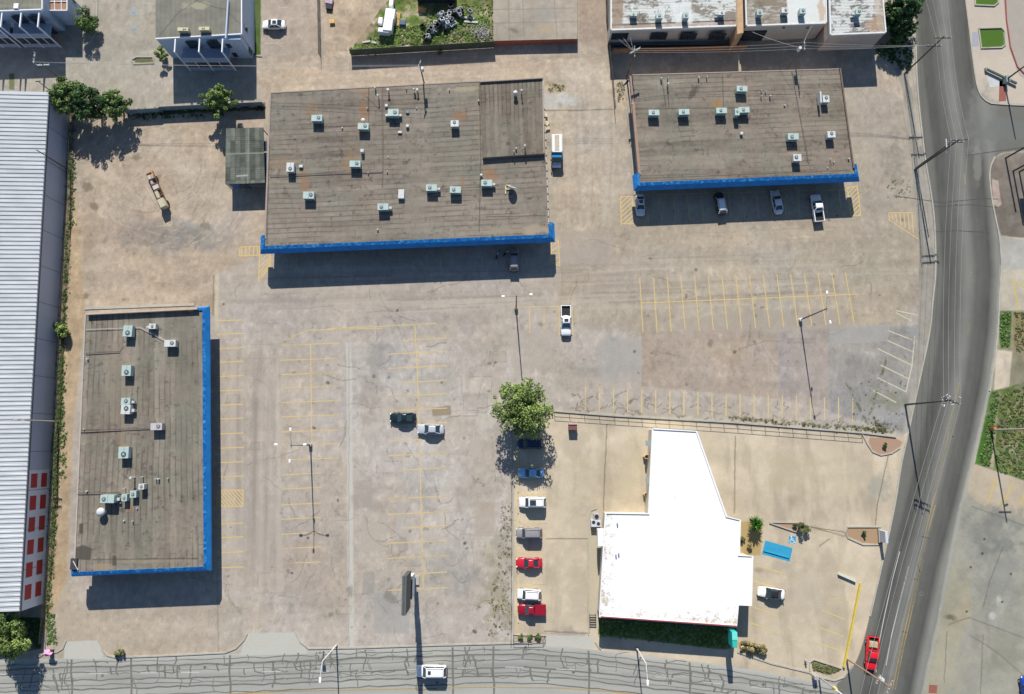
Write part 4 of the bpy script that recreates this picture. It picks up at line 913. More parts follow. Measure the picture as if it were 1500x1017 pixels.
def warehouse(quad, h, lab, hue, seed, wcol, parts):
    t = thing('warehouse', lab, 'warehouse', (*G((quad[0][0]+quad[1][0])/2, 20)[:2],0), absolute=True)
    c = roof_canvas(quad, h, .13); c.col[:] = A(*hue)
    n = fbm(c.s, c.t, 7, seed, 5, .7); st = fbm(c.s*.5, c.t*2.4, 1.6, seed+1, 5, .8)
    m = (sm(n*.6+st*.6, .545, .60)*.93)[..., None]; c.col[:] = c.col*(1-m)+np.array(A(246,246,242))*m
    m = (sm(fbm(c.X,c.Y,1.4,seed+2,5,.85), .57,.66)*.75)[..., None]; c.col[:] = c.col*(1-m)+np.array(A(112,106,98))*m
    f = c.t/.62-np.floor(c.t/.62); c.col *= (1-.42*np.clip(1-np.minimum(f,1-f)*.62/.14,0,1)*sm(st,.4,.6))[..., None]
    parts(c)
    grid_obj('roof', c.X, c.Y, h, c.col, vcmat('coated_roof', .8), t)
    W = [tuple(p) for p in c.P]; MB().prism(W, -.05, h-.01, top=False).build('wall', mat('wall_%s' % lab[:8], wcol, .85, var=.12, scale=.5), t)
    MB().ribbon([W[3], W[2]], .3, h-.25, h+.12).build('parapet', mat('pale_coping', (.60,.62,.60), .6), t)
    MB().ribbon([W[2], W[1]], .25, h-.25, h+.2).build('parapet', mat('pale_coping', (.60,.62,.60), .6), t); MB().ribbon([W[3], W[0]], .25, h-.25, h+.2).build('parapet', mat('pale_coping', (.60,.62,.60), .6), t)
    return t
def southdoors(t, us, vb, h, z0, z1, w=1.6, m=None):
    for u in us:
        x, y, _ = G(u, vb, h); MB().box(x-w,x+w,y-.06,y+.02,z0,z1).build('window', m or glass_m, t)
HW = 5.0
w1 = warehouse([(895,-30),(1078,-30),(1079,38),(895,44)], HW, 'warehouse with patchy white and brown roof and dark openings in its front wall', (162,150,138), 1, (.50,.46,.40), lambda c: (c.fill([(895,36),(1079,29),(1079,31),(895,39)], (90,76,66), .9), c.fill([(897,37),(1079,31),(1079,38),(895,44)], (206,176,160), .7, 1, 1, .4), c.fill([(982,4),(1012,2),(1014,34),(990,34)], (250,250,248), .8, 4, 2), c.fill([(895,-30),(915,-30),(912,36),(897,40)], (170,144,120), .8, 3, 1)))
w2 = warehouse([(1091,-30),(1209,-30),(1210,34),(1093,38)], HW, 'warehouse whose roof is half brown felt and half bright white coating', (158,146,130), 2, (.52,.43,.36), lambda c: (c.fill([(1091,-30),(1152,-30),(1153,36),(1093,38)], (164,146,128), .75, 2, 1, .5), c.fill([(1153,-30),(1208,-30),(1210,36),(1153,38)], (250,249,246), .97, 1.5), c.blob(1203,14,6,22,(214,170,120),.6,0)))
w3 = warehouse([(1214,-30),(1290,-30),(1297,48),(1216,51)], 5.4, 'corner warehouse with mottled grey ribbed roof beside the dark trees', (148,142,134), 3, (.52,.43,.36), lambda c: (c.blob(1283,34,14,16,(206,170,140),.7,0), c.fill([(1276,-30),(1290,-30),(1297,48),(1288,50)], (214,190,168), .6, 3, 1)))
southdoors(w1, (910,968,1012,1055), 44, HW, 1.9, 3.9); southdoors(w2, (1110,), 38, HW, .2, 3.4, 2.4)
southdoors(w2, (1150,1185), 38, HW, 4.2, 4.5, .25)
x, y, _ = G(903, 45, HW); MB().box(x-1, x+24.5, y-.35, y, .0, .9).build('dark_base', mat('dark_base', (.10,.10,.11), .8), w1)
tw = thing('party_wall', 'tall orange brown wall standing in the gap between the two patchy roofed warehouses', 'wall', G(1085,40), absolute=True)
MB().prism(xy([(1079,-30),(1087,-30),(1089,48),(1080,50)], 5.6), -.05, 5.6).build('wall', mat('ochre_wall', (.46,.30,.17), .8, var=.2), tw)
ft = thing('garden_wall', 'rusty timber fence in the shade in front of the patchy roofed warehouse', 'fence', G(1000,78), absolute=True)
b = MB()
for i in range(120): a = lerp((897,78),(1092,73), i/120); a2 = lerp((897,78),(1092,73), (i+.9)/120); b.ribbon([G(*a), G(*a2)], .05, -.02, 1.5+.1*math.sin(i*3.1))
b.build('boards', mat('rust_boards', (.36,.20,.10), .85, var=.4, scale=2), ft)
# apartments
apt_roof = vcmat('apartment_roof', .9); bw_m = mat('blue_grey_siding', (.40,.47,.58), .7, var=.06, scale=.4); trim_m = mat('pale_trim', (.70,.73,.76), .6, var=.04)
rail_m = mat('balcony_panel', (.30,.35,.43), .7, var=.05); brown_slab = mat('brown_terrace', (.42,.30,.24), .8)
def apartment(lab, quad, h, bays, seed, x_in=2.4):
    t = thing('apartment_building', lab, 'apartment building', (*G((quad[0][0]+quad[1][0])/2, 20)[:2],0), absolute=True)
    c = roof_canvas(quad, h, .15); c.col[:] = A(150,146,134); c.col *= (1+(fbm(c.X,c.Y,6,seed,5)-.5)*.5+(fbm(c.X,c.Y,1,seed+1,4)-.5)*.4)[..., None]
    f = c.s/.95-np.floor(c.s/.95); c.col *= (1-.18*np.clip(1-np.minimum(f,1-f)*.95/.12,0,1))[..., None]
    if seed == 1:
        c.blob(284,8,22,7,(196,190,160),.7,0); c.line([(232,54),(262,18),(290,0)], 1.2, (108,102,92), .6, .4); c.line([(286,0),(312,10),(330,14),(352,36)], 1.2, (108,102,92), .6, .4)
    else: c.mul(quad, .95); c.line([(0,10),(60,8)], 6, (170,176,156), .4, 1.5)
    grid_obj('roof', c.X, c.Y, h, c.col, apt_roof, t)
    W = [Vector(p) for p in c.P]; MB().prism([tuple(p) for p in W], -.05, h-.01, top=False).build('wall', bw_m, t)
    MB().ribbon([tuple(W[3]), tuple(W[2])], .2, h-.25, h+.1).build('parapet', trim_m, t); MB().ribbon([tuple(W[2]), tuple(W[1])], .2, h-.25, h+.1).build('parapet', trim_m, t)
    # stacked balcony block projecting south
    for (u0, u1, dep) in bays:
        a = Vector(G(u0, quad[3][1], h)[:2]); b_ = Vector(G(u1, quad[3][1]-.5, h)[:2]); y = (a.y+b_.y)/2
        MB().box(a.x, b_.x, y-dep, y, .0, .12).build('terrace', brown_slab, t); MB().box(a.x, b_.x, y-dep, y, h*.5-.1, h*.5+.1).build('balcony_floor', rail_m, t)
        MB().box(a.x+.1, b_.x-.1, y-dep, y-dep+.12, h*.5+.1, h*.5+1.1).build('balcony_front', rail_m, t); MB().box(a.x+.1, b_.x-.1, y-dep, y-dep+.12, .1, 1.1).build('balcony_front', rail_m, t)
        MB().box(a.x, b_.x, y-dep-.05, y-dep+.2, h*.5-.22, h*.5-.1).build('edge_beam', trim_m, t)
        for x in (a.x, (a.x+b_.x)/2, b_.x-.22): MB().box(x, x+.22, y-dep-.1, y-.01, h-.25 if x != 9e9 else h, h+.02).build('roof_beam', trim_m, t); MB().box(x, x+.2, y-dep-.08, y-dep+.14, .0, h-.25).build('column', trim_m, t)
        for k in range(1, 4): x = a.x+(b_.x-a.x)*k/4; MB().box(x-.06,x+.06,y-dep+.02,y-dep+.1,1.1,h*.5-.1).build('baluster', trim_m, t)
        for k in range(2):
            for z in (.2, h*.5+.2):
                x = a.x+(b_.x-a.x)*(.28+.44*k); MB().box(x-1.1,x+1.1,y-.07,y+.03,z,z+2.1).build('patio_door', glass_m, t)
    return t
ap2 = apartment('blue grey apartment block with two beige roof units and a balcony block', [(228,-30),(354,-30),(354,50),(228,57)], 6.6, [(256,327,2.6)], 1)
x, y, _ = G(333, 50, 6.6); MB().box(x-2, x+2.4, y-.9, y, 0, 6.3).build('stair_bay', bw_m, ap2)
MB().box(x-1.1,x-.2,y-.96,y-.88,3.6,4.9).build('window', glass_m, ap2); MB().box(x-1.1,x-.2,y-.96,y-.88,.5,1.9).build('window', glass_m, ap2); MB().box(x-.15,x+.1,y-1.2,y+6.5,6.3,7.2).build('fin_wall', bw_m, ap2)
p = G(354, 32, 6.6); MB().box(p[0]-.02,p[0]+.05,p[1]-.6,p[1]+.6,3.8,5.2).build('window', glass_m, ap2); MB().box(p[0]-.02,p[0]+.05,p[1]-3.6,p[1]-2.4,1,2.4).build('window', glass_m, ap2)
ap1 = apartment('blue grey apartment block in the top left corner with a small brown roof terrace', [(-70,-30),(62,-30),(62,14),(-70,19)], 6.8, [(2,58,2.8),(-60,-4,2.8)], 2)
q_ = [G(u, v, 4.6) for u, v in ((70,-10),(99,-10),(99,16),(71,16))]
MB().prism([p[:2] for p in q_], -.05, 4.6, top=False).build('wing_wall', bw_m, ap1); MB().sheet([p[:2] for p in q_], 4.6).build('roof_terrace', mat('terrace_brown', A(190,146,118), .8, var=.15), ap1)
b = MB(); Q = [Vector(p[:2]) for p in q_]
for i in range(4): b.ribbon([tuple(Q[i]), tuple(Q[(i+1)%4])], .16, 4.55, 4.8)
b.ribbon([tuple((Q[0]+Q[3])/2), tuple((Q[1]+Q[2])/2)], .1, 4.6, 4.75); b.ribbon([tuple(Q[0].lerp(Q[1],.35)), tuple(Q[3].lerp(Q[2],.35))], .1, 4.6, 4.76); b.ribbon([tuple(Q[0].lerp(Q[1],.7)), tuple(Q[3].lerp(Q[2],.7))], .1, 4.6, 4.76)
b.build('terrace_rail', trim_m, ap1)
x, y, _ = G(25, 10, 6.8); MB().box(x-.45,x+.45,y-.5,y+.5,6.8,7.1).build('roof_hatch', white_m, ap1)
# ================================================================ ROOFTOP EQUIPMENT
pale = mat('pale_green_metal', A(206,226,220), .5, var=.10, scale=1.2, spec=.3); whitey = mat('white_metal', A(240,240,238), .5, var=.08); pinky = mat('pinkish_metal', A(226,214,218), .5, var=.1); beige = mat('beige_metal', A(238,226,180), .5, var=.1)
louv = mat('louvre', (.16,.22,.24), .6); fan_d = mat('fan_dark', (.03,.035,.04), .5); fan_g = mat('fan_grille', (.45,.50,.50), .5); pipe_w = mat('duct_white', A(232,232,228), .5)
TONE = {'g': pale, 'w': whitey, 'p': pinky, 'b': beige}
WORD = {'g': 'pale green', 'w': 'white', 'p': 'pinkish white', 'b': 'beige'}
def unit(u, v, w, d, h0, tone, fan, where, hh=1.15, duct=None, kind='air conditioner', nfan=1):
    """w, d in photo pixels of the top; fan = (fx, fy) in -1..1; the thing stands on the roof at h0"""
    x, y, _ = G(u, v, h0+hh); s = .130
    t = thing('rooftop_air_conditioner' if kind == 'air conditioner' else kind.replace(' ', '_'), '%s %s %s' % (WORD[tone], kind, where), kind, (x, y, h0), R(random.uniform(-2,2)), 'rooftop units')
    W, D = w*s/2, d*s/2
    MB().box(-W*.9, W*.9, -D*.9, D*.9, .0, .16).build('curb', louv, t)
    c = MB().box(-W, W, -D, D, .16, hh).build('casing', TONE[tone], t, bevel=.03)
    for k in range(3): MB().box(-W*.86, W*.86, -D-.015, -D+.01, .30+k*.26, .42+k*.26).build('louvre', louv, c)
    MB().box(-W-.02, W+.02, -D-.02, D+.02, hh-.01, hh+.03).build('lid', TONE[tone], c)
    MB().box(.02*W, .05*W+.02, -D, D, hh+.03, hh+.045).build('lid_seam', louv, c)
    r = min(W, D)*.52 if nfan == 1 else min(W, D)*.42
    for k in range(nfan):
        fx = fan[0]*(W-r-.04)+(k-(nfan-1)/2)*r*2.4 if nfan > 1 else fan[0]*(W-r-.04); fy = fan[1]*(D-r-.04)
        f = MB().tube((fx,fy,hh+.02),(fx,fy,hh+.10),r,n=16).build('fan_housing', fan_d, t)
        g = MB()
        for i in range(4): a = i*math.pi/4; g.box(-r*.95,r*.95,-.02,.02,hh+.10,hh+.115, Matrix.Translation((fx,fy,0)) @ Matrix.Rotation(a,4,'Z'))
        g.tube((fx,fy,hh+.09),(fx,fy,hh+.14),r*.3,n=10); g.build('fan_guard', fan_g, f)
    if duct == 'r': MB().box(W, W+.55, -D*.5, D*.2, .3, .8).build('duct', pipe_w, t)
    if duct == 'l': MB().box(-W-.55, -W, -D*.5, D*.2, .3, .8).build('duct', pipe_w, t)
    if duct == 'b': MB().box(W, W+.5, -D*.7, -D*.1, .2, .7).build('duct', pipe_w, t); MB().box(-W-.6, -W, -D*.7, -D*.1, .2, .7).build('duct', pipe_w, t)
    return t
B = 'on central roof, '
unit(464,173,15,9,HB,'g',(.6,.2),B+'leftmost of the upper row')
unit(532,185,15,9,HB,'g',(.6,.2),B+'with a small fan box behind it')
unit(576,165,15,10,HB,'g',(.6,.1),B+'largest one, with ducts on both sides', duct='b')
unit(666,181,11,9,HB,'w',(-.1,.9),B+'standing alone at the right of the upper row', nfan=1)
unit(425,245,10,13,HB,'w',(.1,-.6),B+'nearest the left edge, next to a small box')
unit(520,240,15,9,HB,'g',(.6,.2),B+'mid roof, below the rust stain')
unit(452,286,15,10,HB,'g',(.7,.3),B+'below the orange stain, lowest on the left')
unit(561,303,15,9,HB,'g',(-.5,-.2),B+'lowest of all, near the blue front band', duct='r')
unit(632,275,15,9,HB,'g',(-.5,.0),B+'first of the three in the lower right row', duct='r')
unit(667,278,15,9,HB,'g',(-.5,-.1),B+'middle one of the lower right row')
unit(713,268,15,9,HB,'g',(-.5,.1),B+'last of the three, by the satellite dish', duct='r')
Rr_ = 'on right hand roof, '
unit(958,165,15,8,HR,'g',(-.2,-.1),Rr_+'first in the row of five')
unit(1002,164,15,8,HR,'g',(-.2,-.1),Rr_+'second in the row of five')
unit(1057,162,15,8,HR,'g',(-.2,-.1),Rr_+'third in the row of five')
unit(1080,164,6,10,HR,'g',(0,.2),Rr_+'narrow one squeezed between two wider ones', hh=1.4)
unit(1090,161,15,8,HR,'g',(-.2,-.1),Rr_+'right end of the row of five')
unit(1087,130,15,8,HR,'g',(-.3,-.1),Rr_+'highest one, alone near the back edge')
unit(1162,200,15,9,HR,'g',(-.4,-.3),Rr_+'just left of the two white ones')
unit(1168,231,11,10,HR,'w',(-.6,.2),Rr_+'nearest the blue front band')
unit(1218,197,11,9,HR,'w',(.1,.7),Rr_+'nearest the right edge')
t = unit(1210,145,9,10,HR,'w',(.2,.7),Rr_+'with a tall slanting duct at its left'); MB().box(-1.25,-.95,-.9,1.3,.3,1.5).build('duct', pipe_w, t)
Lw = 'on left roof, '
unit(187,485,12,15,HL,'g',(.1,-.6),Lw+'topmost of the centre column')
unit(223,478,9,7,HL,'w',(0,0),Lw+'small one near the north parapet', hh=1.0, duct='l')
unit(249,503,15,9,HL,'w',(.6,.2),Lw+'joined by a white pipe, nearest the blue band')
unit(185,543,12,14,HL,'g',(.2,-.6),Lw+'second down the centre column')
unit(184,588,12,9,HL,'g',(.2,.2),Lw+'upper of the touching pair', duct='r')
unit(184,600,12,12,HL,'w',(.3,.6),Lw+'lower of the touching pair', duct='r')
unit(229,625,15,9,HL,'p',(.6,.1),Lw+'at the end of the dark pipe')
unit(181,663,13,15,HL,'g',(.1,-.6),Lw+'alone below the touching pair, by an orange stain')
unit(157,731,18,10,HL,'g',(-.7,-.2),Lw+'widest of the cluster at the south end', duct='r', hh=1.5)
unit(182,729,7,9,HL,'g',(0,-.2),Lw+'small one just right of the widest unit', hh=1.0)
unit(195,724,8,9,HL,'g',(-.1,-.1),Lw+'middle one of three small in south cluster', hh=1.0)
unit(207,713,7,7,HL,'w',(0,0),Lw+'last of three small in south cluster', hh=1.2)
HA = 6.6
unit(268,43,15,5,HA,'b',(.4,.1),'at left on the apartment roof', nfan=2, hh=.9); unit(299,42,15,5,HA,'b',(-.2,.1),'at right on the apartment roof', nfan=2, hh=.9)
Wh = 'on the patchy roof, '
unit(966,23,9,8,HW,'g',(0,-.3),Wh+'nearest the middle of the left warehouse', hh=1.4); unit(1005,22,8,9,HW,'g',(0,-.3),Wh+'beside the white patch of the left warehouse', hh=1.4)
unit(928,21,10,5,HW,'g',(0,0),Wh+'leftmost, low and dark', hh=.9); unit(1057,19,9,6,HW,'w',(.2,0),Wh+'rightmost of the left warehouse', hh=1.0, duct='l')
unit(1113,18,8,8,HW,'g',(0,-.2),'at left on the half white warehouse roof', hh=1.2); unit(1150,15,10,8,HW,'w',(.4,0),'where felt meets white coating on the warehouse roof', hh=1.0); unit(1176,16,9,8,HW,'g',(.2,.2),'on the bright white half of the warehouse roof', hh=1.1)
unit(1258,17,8,8,5.4,'g',(.4,.1),'on the mottled corner warehouse roof', hh=1.3, duct='l')
# small things on roofs
def small(u, v, h, kind, lab, w=.5, d=.5, hh=.4, m=None, dome=False, group='small roof fittings'):
    x, y, _ = G(u, v, h+hh*.5); t = thing(kind, lab, kind.replace('_', ' '), (x, y, h), 0, group)
    if dome: MB().tube((0,0,0),(0,0,hh*.6),w*.35,n=10).build('stem', m or whitey, t); MB().ball((0,0,hh*.7),w*.55,1,1,.6).build('cap', m or whitey, t, smooth=True)
    else: MB().box(-w/2-.05,w/2+.05,-d/2-.05,d/2+.05,0,.1).build('curb', louv, t); MB().box(-w/2,w/2,-d/2,d/2,.1,hh).build('cover', m or whitey, t, bevel=.03)
    return t
small(588,285,HB,'roof_hatch','tall white roof hatch between two air conditioners on the large central roof',1.1,1.7,.6,whitey)
small(532,177,HB,'exhaust_fan','white exhaust fan behind the stained air conditioner on the large central roof',.8,.8,.9,dome=True)
small(531,222,HB,'vent_box','small white vent box just above the middle air conditioner',.6,.6,.9); small(566,155,HB,'vent_box','small white vent box behind the largest air conditioner',.5,.5,.4)
small(597,185,HB,'vent_box','small white vent box right of the largest air conditioner',.5,.5,.5); small(586,194,HB,'vent_box','flat white vent box below the largest air conditioner',.7,.4,.3)
small(441,244,HB,'vent_box','flat white vent box beside the leftmost upright air conditioner',.7,.5,.4); small(705,257,HB,'exhaust_fan','round white exhaust cap above the last air conditioner of the lower row',.5,.5,.5,dome=True)
small(597,164,HB,'vent_box','dark slatted vent box at the top of the large central roof',.6,.6,.3,louv); small(1086,196,HR,'vent_box','small white vent box below the row of five on the right hand roof',.5,.5,.5)
small(149,750,HL,'turbine_vent','round white turbine vent at the south end of the long left roof',1.4,1.4,1.4,dome=True)
small(755,137,HB+.75,'exhaust_fan','dark topped exhaust fan on the raised roof section, left of a thin pipe',.8,.8,1.4,dome=True)
x, y, _ = G(747, 276, HB+.6); t = thing('satellite_dish', 'large satellite dish on a pale frame near the right end of the central roof', 'satellite dish', (x, y, HB))
d_ = MB(); n = 18
M_ = Matrix.Translation((.35,-.1,.95)) @ Matrix.Rotation(R(-62),4,'X') @ Matrix.Rotation(R(15),4,'Y')
vs = [M_ @ Vector((0,0,0))]+[M_ @ Vector((r_*math.cos(a), r_*math.sin(a), r_*r_*.32)) for r_ in (.3,.6,.85) for a in [i*2*math.pi/n for i in range(n)]]
fs = [(0,1+i,1+(i+1)%n) for i in range(n)]+[(1+j*n+i,1+(j+1)*n+i,1+(j+1)*n+(i+1)%n,1+j*n+(i+1)%n) for j in range(2) for i in range(n)]
o = d_.add(vs, fs).build('dish', mat('dish_grey', (.3,.33,.34), .5), t, smooth=True); sd = o.modifiers.new('s','SOLIDIFY'); sd.thickness = .04
MB().tube((.35,-.1,.95),(.0,.9,1.3),.03).tube((0,.9,1.3),(.1,1.0,1.5),.05).build('feed_arm', pipe_w, t); MB().box(-.9,-.7,-.9,.9,.05,.15).box(-.9,.3,-.1,.1,.05,.2).box(-.9,.2,.7,.85,.05,.15).tube((.2,0,0),(.35,-.1,.95),.05).build('frame', beige, t)
for i, (u, v, h, hh) in enumerate([(568,131,HB,1.1),(569,137,HB,.7),(553,139,HB,1.3),(549,128,HB,.8),(595,129,HB,.5),(610,158,HB,.3),(501,187,HB,.3),(538,158,HB,.4),(606,130,HB,1.0),(611,131,HB,1.0),(608,135,HB,.8),(658,131,HB,.4),(701,147,HB,.5),(764,132,HB+.75,1.4),(769,213,HB+.75,1.1),(756,217,HB+.75,.5),(753,221,HB+.75,.7),(567,251,HB,.4),(553,336,HB,.4),(568,230,HB,.2),(539,253,HB,.4),
        (969,114,HR,.7),(979,113,HR,.8),(979,122,HR,1.0),(1024,113,HR,.6),(1036,112,HR,.6),(1116,140,HR,.6),(1129,140,HR,.6),(1116,132,HR,.5),(1122,133,HR,.5),(1150,154,HR,.3),(1217,233,HR,.4),(1222,237,HR,.3),(1244,232,HR,.4),(1213,246,HR,.2),(926,152,HR,.3),
        (191,700,HL,1.4),(207,699,HL,.7),(227,702,HL,.6),(231,702,HL,.6),(245,701,HL,.5),(180,716,HL,.9),(127,526,HL,.4),(176,737,HL,.5),(193,764,HL,.5),(181,763,HL,.3),(200,745,HL,.3),(122,629,HL,.4),(126,720,HL,.4)]):
    x, y, _ = G(u, v, h+hh); w = .09 if i % 3 else .13
    t = thing('vent_pipe', 'thin upright vent pipe standing on one of the three brown shop roofs', 'vent pipe', (x, y, h), 0, 'thin vent pipes on the brown roofs')
    MB().tube((0,0,0),(0,0,hh),w,n=8).build('pipe', pipe_w if i % 2 else _m['fan_grille'], t)
    if hh > .9: MB().tube((0,0,hh),(0,0,hh+.06),w*1.9,n=8).build('cap', pipe_w, t)
# junk on the gaps beside the central building, ground units by the white building
x, y, _ = G(874, 757, 1); t = thing('ground_condenser', 'upper single fan condenser on the pad beside the white building', 'air conditioner', (x,y,0), 0, 'ground condensers'); MB().box(-.5,.5,-.5,.5,0,.95).build('casing', mat('grey_casing', (.36,.38,.40), .6), t, bevel=.03); MB().tube((0,0,.95),(0,0,1.02),.38,n=14).build('fan', fan_d, t)
x, y, _ = G(873, 767, 1.1); t = thing('ground_condenser', 'lower wide twin fan condenser on the pad beside the white building', 'air conditioner', (x,y,0), 0, 'ground condensers'); MB().box(-.85,.85,-.6,.6,0,1.15).build('casing', mat('white_metal'if 0 else 'grey_white', (.5,.52,.55), .6), t, bevel=.03)
for k in (-.42,.42): MB().tube((k,.1-k*.3,1.15),(k,.1-k*.3,1.22),.3,n=14).build('fan', fan_d, t)
# ================================================================ VEHICLES
tyre_m = mat('tyre', (.02,.02,.02), .9); rim_m = mat('rim', (.45,.45,.46), .35, metal=.6); vglass = mat('car_glass', (.028,.05,.058), .08, var=.2, spec=.7)
head_m = mat('headlight', (.75,.76,.74), .2); tail_m = mat('taillight', (.35,.02,.02), .3); blackp = mat('black_plastic', (.02,.02,.022), .6)
def paintm(name, c, rough=.28): return mat('paint_'+name, c, rough, var=.05, scale=2, spec=.5)
def loft(stations, m, name, parent, smooth=True):
    """stations: (x, halfwidth, z_low, z_top, crown) -> closed body"""
    b = MB(); k = 9
    for x, w, z0, z1, cr in stations:
        zs = z1-z0
        b.v += [(x,-w*.90,z0),(x,-w*.99,z0+zs*.25),(x,-w,z0+zs*.62),(x,-w*.93,z0+zs*.93),(x,0,z1+cr),(x,w*.93,z0+zs*.93),(x,w,z0+zs*.62),(x,w*.99,z0+zs*.25),(x,w*.90,z0)]
        # keep a firm shoulder: two extra points near the top edge
    fs = []
    for i in range(len(stations)-1):
        for j in range(k): fs.append((i*k+j, i*k+(j+1)%k, (i+1)*k+(j+1)%k, (i+1)*k+j))
    fs.append(tuple(range(k))); fs.append(tuple((len(stations)-1)*k+j for j in range(k))[::-1]); b.f = fs
    o = b.build(name, m, parent, smooth=False); bmesh_fix2(o)
    o.data.polygons.foreach_set('use_smooth', [True]*len(o.data.polygons)); sb = o.modifiers.new('sub','SUBSURF'); sb.levels = 1; sb.render_levels = 2
    return o
def bmesh_fix2(o):
    bm = bmesh.new(); bm.from_mesh(o.data); bmesh.ops.recalc_face_normals(bm, faces=bm.faces); bm.to_mesh(o.data); bm.free()
def frustum(x0, x1, w0, z0, a0, a1, w1, z1, nose=.0):
    """cabin: bottom rectangle x0..x1 half width w0, top rectangle a0..a1 half width w1 (x to the rear negative)"""
    vs = [(x0,-w0,z0),(x1,-w0*.94,z0),(x1,w0*.94,z0),(x0,w0,z0),(a0,-w1,z1),(a1,-w1*.95,z1),(a1,w1*.95,z1),(a0,w1,z1)]
    return vs, [(3,2,1,0),(4,5,6,7),(0,1,5,4),(1,2,6,5),(2,3,7,6),(3,0,4,7)]
def vehicle(px, py, head, kind, col, label, cat, L, W=1.82, Ht=1.45, roofm=None, name='parked_car', group='parked cars', extra=None, hood=.95, bedm=None):
    x, y, _ = G(px, py, .7)
    t = thing(name, label, cat, (x, y, 0), R(head), group); w = W/2; l = L/2
    if kind == 'pickup':
        hz = 1.08
        body = loft([(l,w*.80,.42,.72,.0),(l-.12,w*.93,.36,.92,.03),(l-.7,w,.34,1.04,.05),(l-L*.30,w,.32,hz+.03,.04),(l-L*.40,w,.32,hz+.05,.0),(-.02*L,w,.32,hz+.02,.0),(-.10*L,w,.32,hz,.0),(-.11*L,w,.34,.76,.0),(-l+.12,w,.36,.76,0),(-l+.04,w*.96,.44,.74,0)], col, 'body', t)
        bx0, bx1 = -l+.03, -.10*L
        b = MB(); b.box(bx0,bx1,w*.82,w*.985,.6,1.12); b.box(bx0,bx1,-w*.985,-w*.82,.6,1.12); b.box(bx0,bx0+.1,-w*.82,w*.82,.6,1.10); b.box(bx1-.08,bx1,-w*.82,w*.82,.6,1.14); b.build('bed_wall', col, t, bevel=.03)
        MB().box(bx0+.1,bx1-.08,-w*.82,w*.82,.62,1.135 if bedm is DR else .80).build('bed_floor', bedm or blackp, t)
        c0, c1, a0, a1, zr = l-L*.26, -.10*L, l-L*.38, -.07*L, Ht
    elif kind == 'sedan':
        body = loft([(l,w*.62,.40,.60,.0),(l-.10,w*.84,.30,.70,.03),(l-.45,w*.95,.26,.80,.05),(l-L*.20,w,.24,.88,.05),(l-L*.32,w,.22,.95,.03),(0,w,.22,.96,.0),(-l+L*.28,w,.24,.99,.0),(-l+L*.16,w*.98,.26,.98,.02),(-l+.30,w*.93,.30,.95,.03),(-l+.08,w*.85,.36,.82,.0),(-l,w*.68,.44,.66,0)], col, 'body', t)
        c0, c1, a0, a1, zr = l-L*.265, -l+L*.13, l-L*.43, -l+L*.30, Ht
    elif kind == 'coupe':
        body = loft([(l,w*.55,.38,.56,.0),(l-.14,w*.82,.28,.66,.03),(l-.6,w*.95,.25,.78,.06),(l-L*.22,w,.22,.86,.06),(l-L*.36,w,.20,.92,.03),(0,w,.20,.94,.0),(-l+L*.24,w,.24,.98,.0),(-l+L*.12,w*.96,.28,.96,.02),(-l+.08,w*.84,.36,.82,.0),(-l,w*.68,.44,.66,0)], col, 'body', t)
        c0, c1, a0, a1, zr = l-L*.30, -l+L*.12, l-L*.47, -l+L*.34, Ht
    else:   # suv / van
        hz = hood
        body = loft([(l,w*.74,.44,.70,.0),(l-.10,w*.90,.34,.86,.03),(l-.5,w*.98,.30,hz,.05),(l-L*.20,w,.28,hz+.08,.04),(l-L*.30,w,.28,hz+.12,.0),(0,w,.28,hz+.14,.0),(-l+L*.15,w,.30,hz+.16,.0),(-l+.16,w*.96,.32,hz+.10,.0),(-l+.02,w*.88,.42,.80,0)], col, 'body', t)
        c0, c1, a0, a1, zr = l-L*.23, -l+.10, l-L*.345, -l+.42, Ht
    wr = w*.80 if kind in ('suv','van') else w*.70
    zb = (1.05 if kind in ('suv','van','pickup') else .88)
    if kind in ('suv','van'): zb = hood+.06
    MB().add(*frustum(c0, c1, w*.93, zb, a0, a1, wr, zr-.03)).build('windows', vglass, t, bevel=.02)
    # roof skin with slight crown, pillars
    rm = roofm or col; b = MB(); nx, ny = 6, 6; vs = []
    for i in range(nx+1):
        for j in range(ny+1):
            s, q = i/nx*2-1, j/ny*2-1; xx = a1+(a0-a1)*i/nx; yy = q*wr*(1.02-.04*(s > .9)); vs.append((xx, yy, zr-.02+.05*(1-s*s)*(1-q*q*.9)+.015*(1-q**4)))
    fs = [(i*(ny+1)+j,(i+1)*(ny+1)+j,(i+1)*(ny+1)+j+1,i*(ny+1)+j+1) for i in range(nx) for j in range(ny)]
    rf = b.add(vs, fs).build('roof', rm, t, smooth=True); sd = rf.modifiers.new('s','SOLIDIFY'); sd.thickness = .05; sd.offset = -1
    b = MB()
    for sy in (-1, 1):
        b.tube((c0,sy*w*.92,zb),(a0,sy*wr*.99,zr-.03),.045,n=6); b.tube((c1,sy*w*.86,zb),(a1,sy*wr*.95,zr-.03),.07 if kind == 'sedan' else .09,n=6)
        if kind != 'pickup' or L > 5: b.tube(((a0+a1)/2,sy*w*.935,zb),((a0+a1)/2,sy*wr*1.0,zr-.03),.035,n=6)
    b.build('pillar', rm, t)
    for sx in (l-L*.19, -l+L*.20):
        for sy in (-1, 1):
            rr_ = .34 if kind in ('suv','van','pickup') else .31
            wh = MB().tube((sx,sy*(w-.20),rr_),(sx,sy*(w+.015),rr_),rr_,n=18).build('wheel', tyre_m, t); MB().tube((sx,sy*(w-.05),rr_),(sx,sy*(w+.03),rr_),rr_*.6,n=14).build('rim', rim_m, wh)
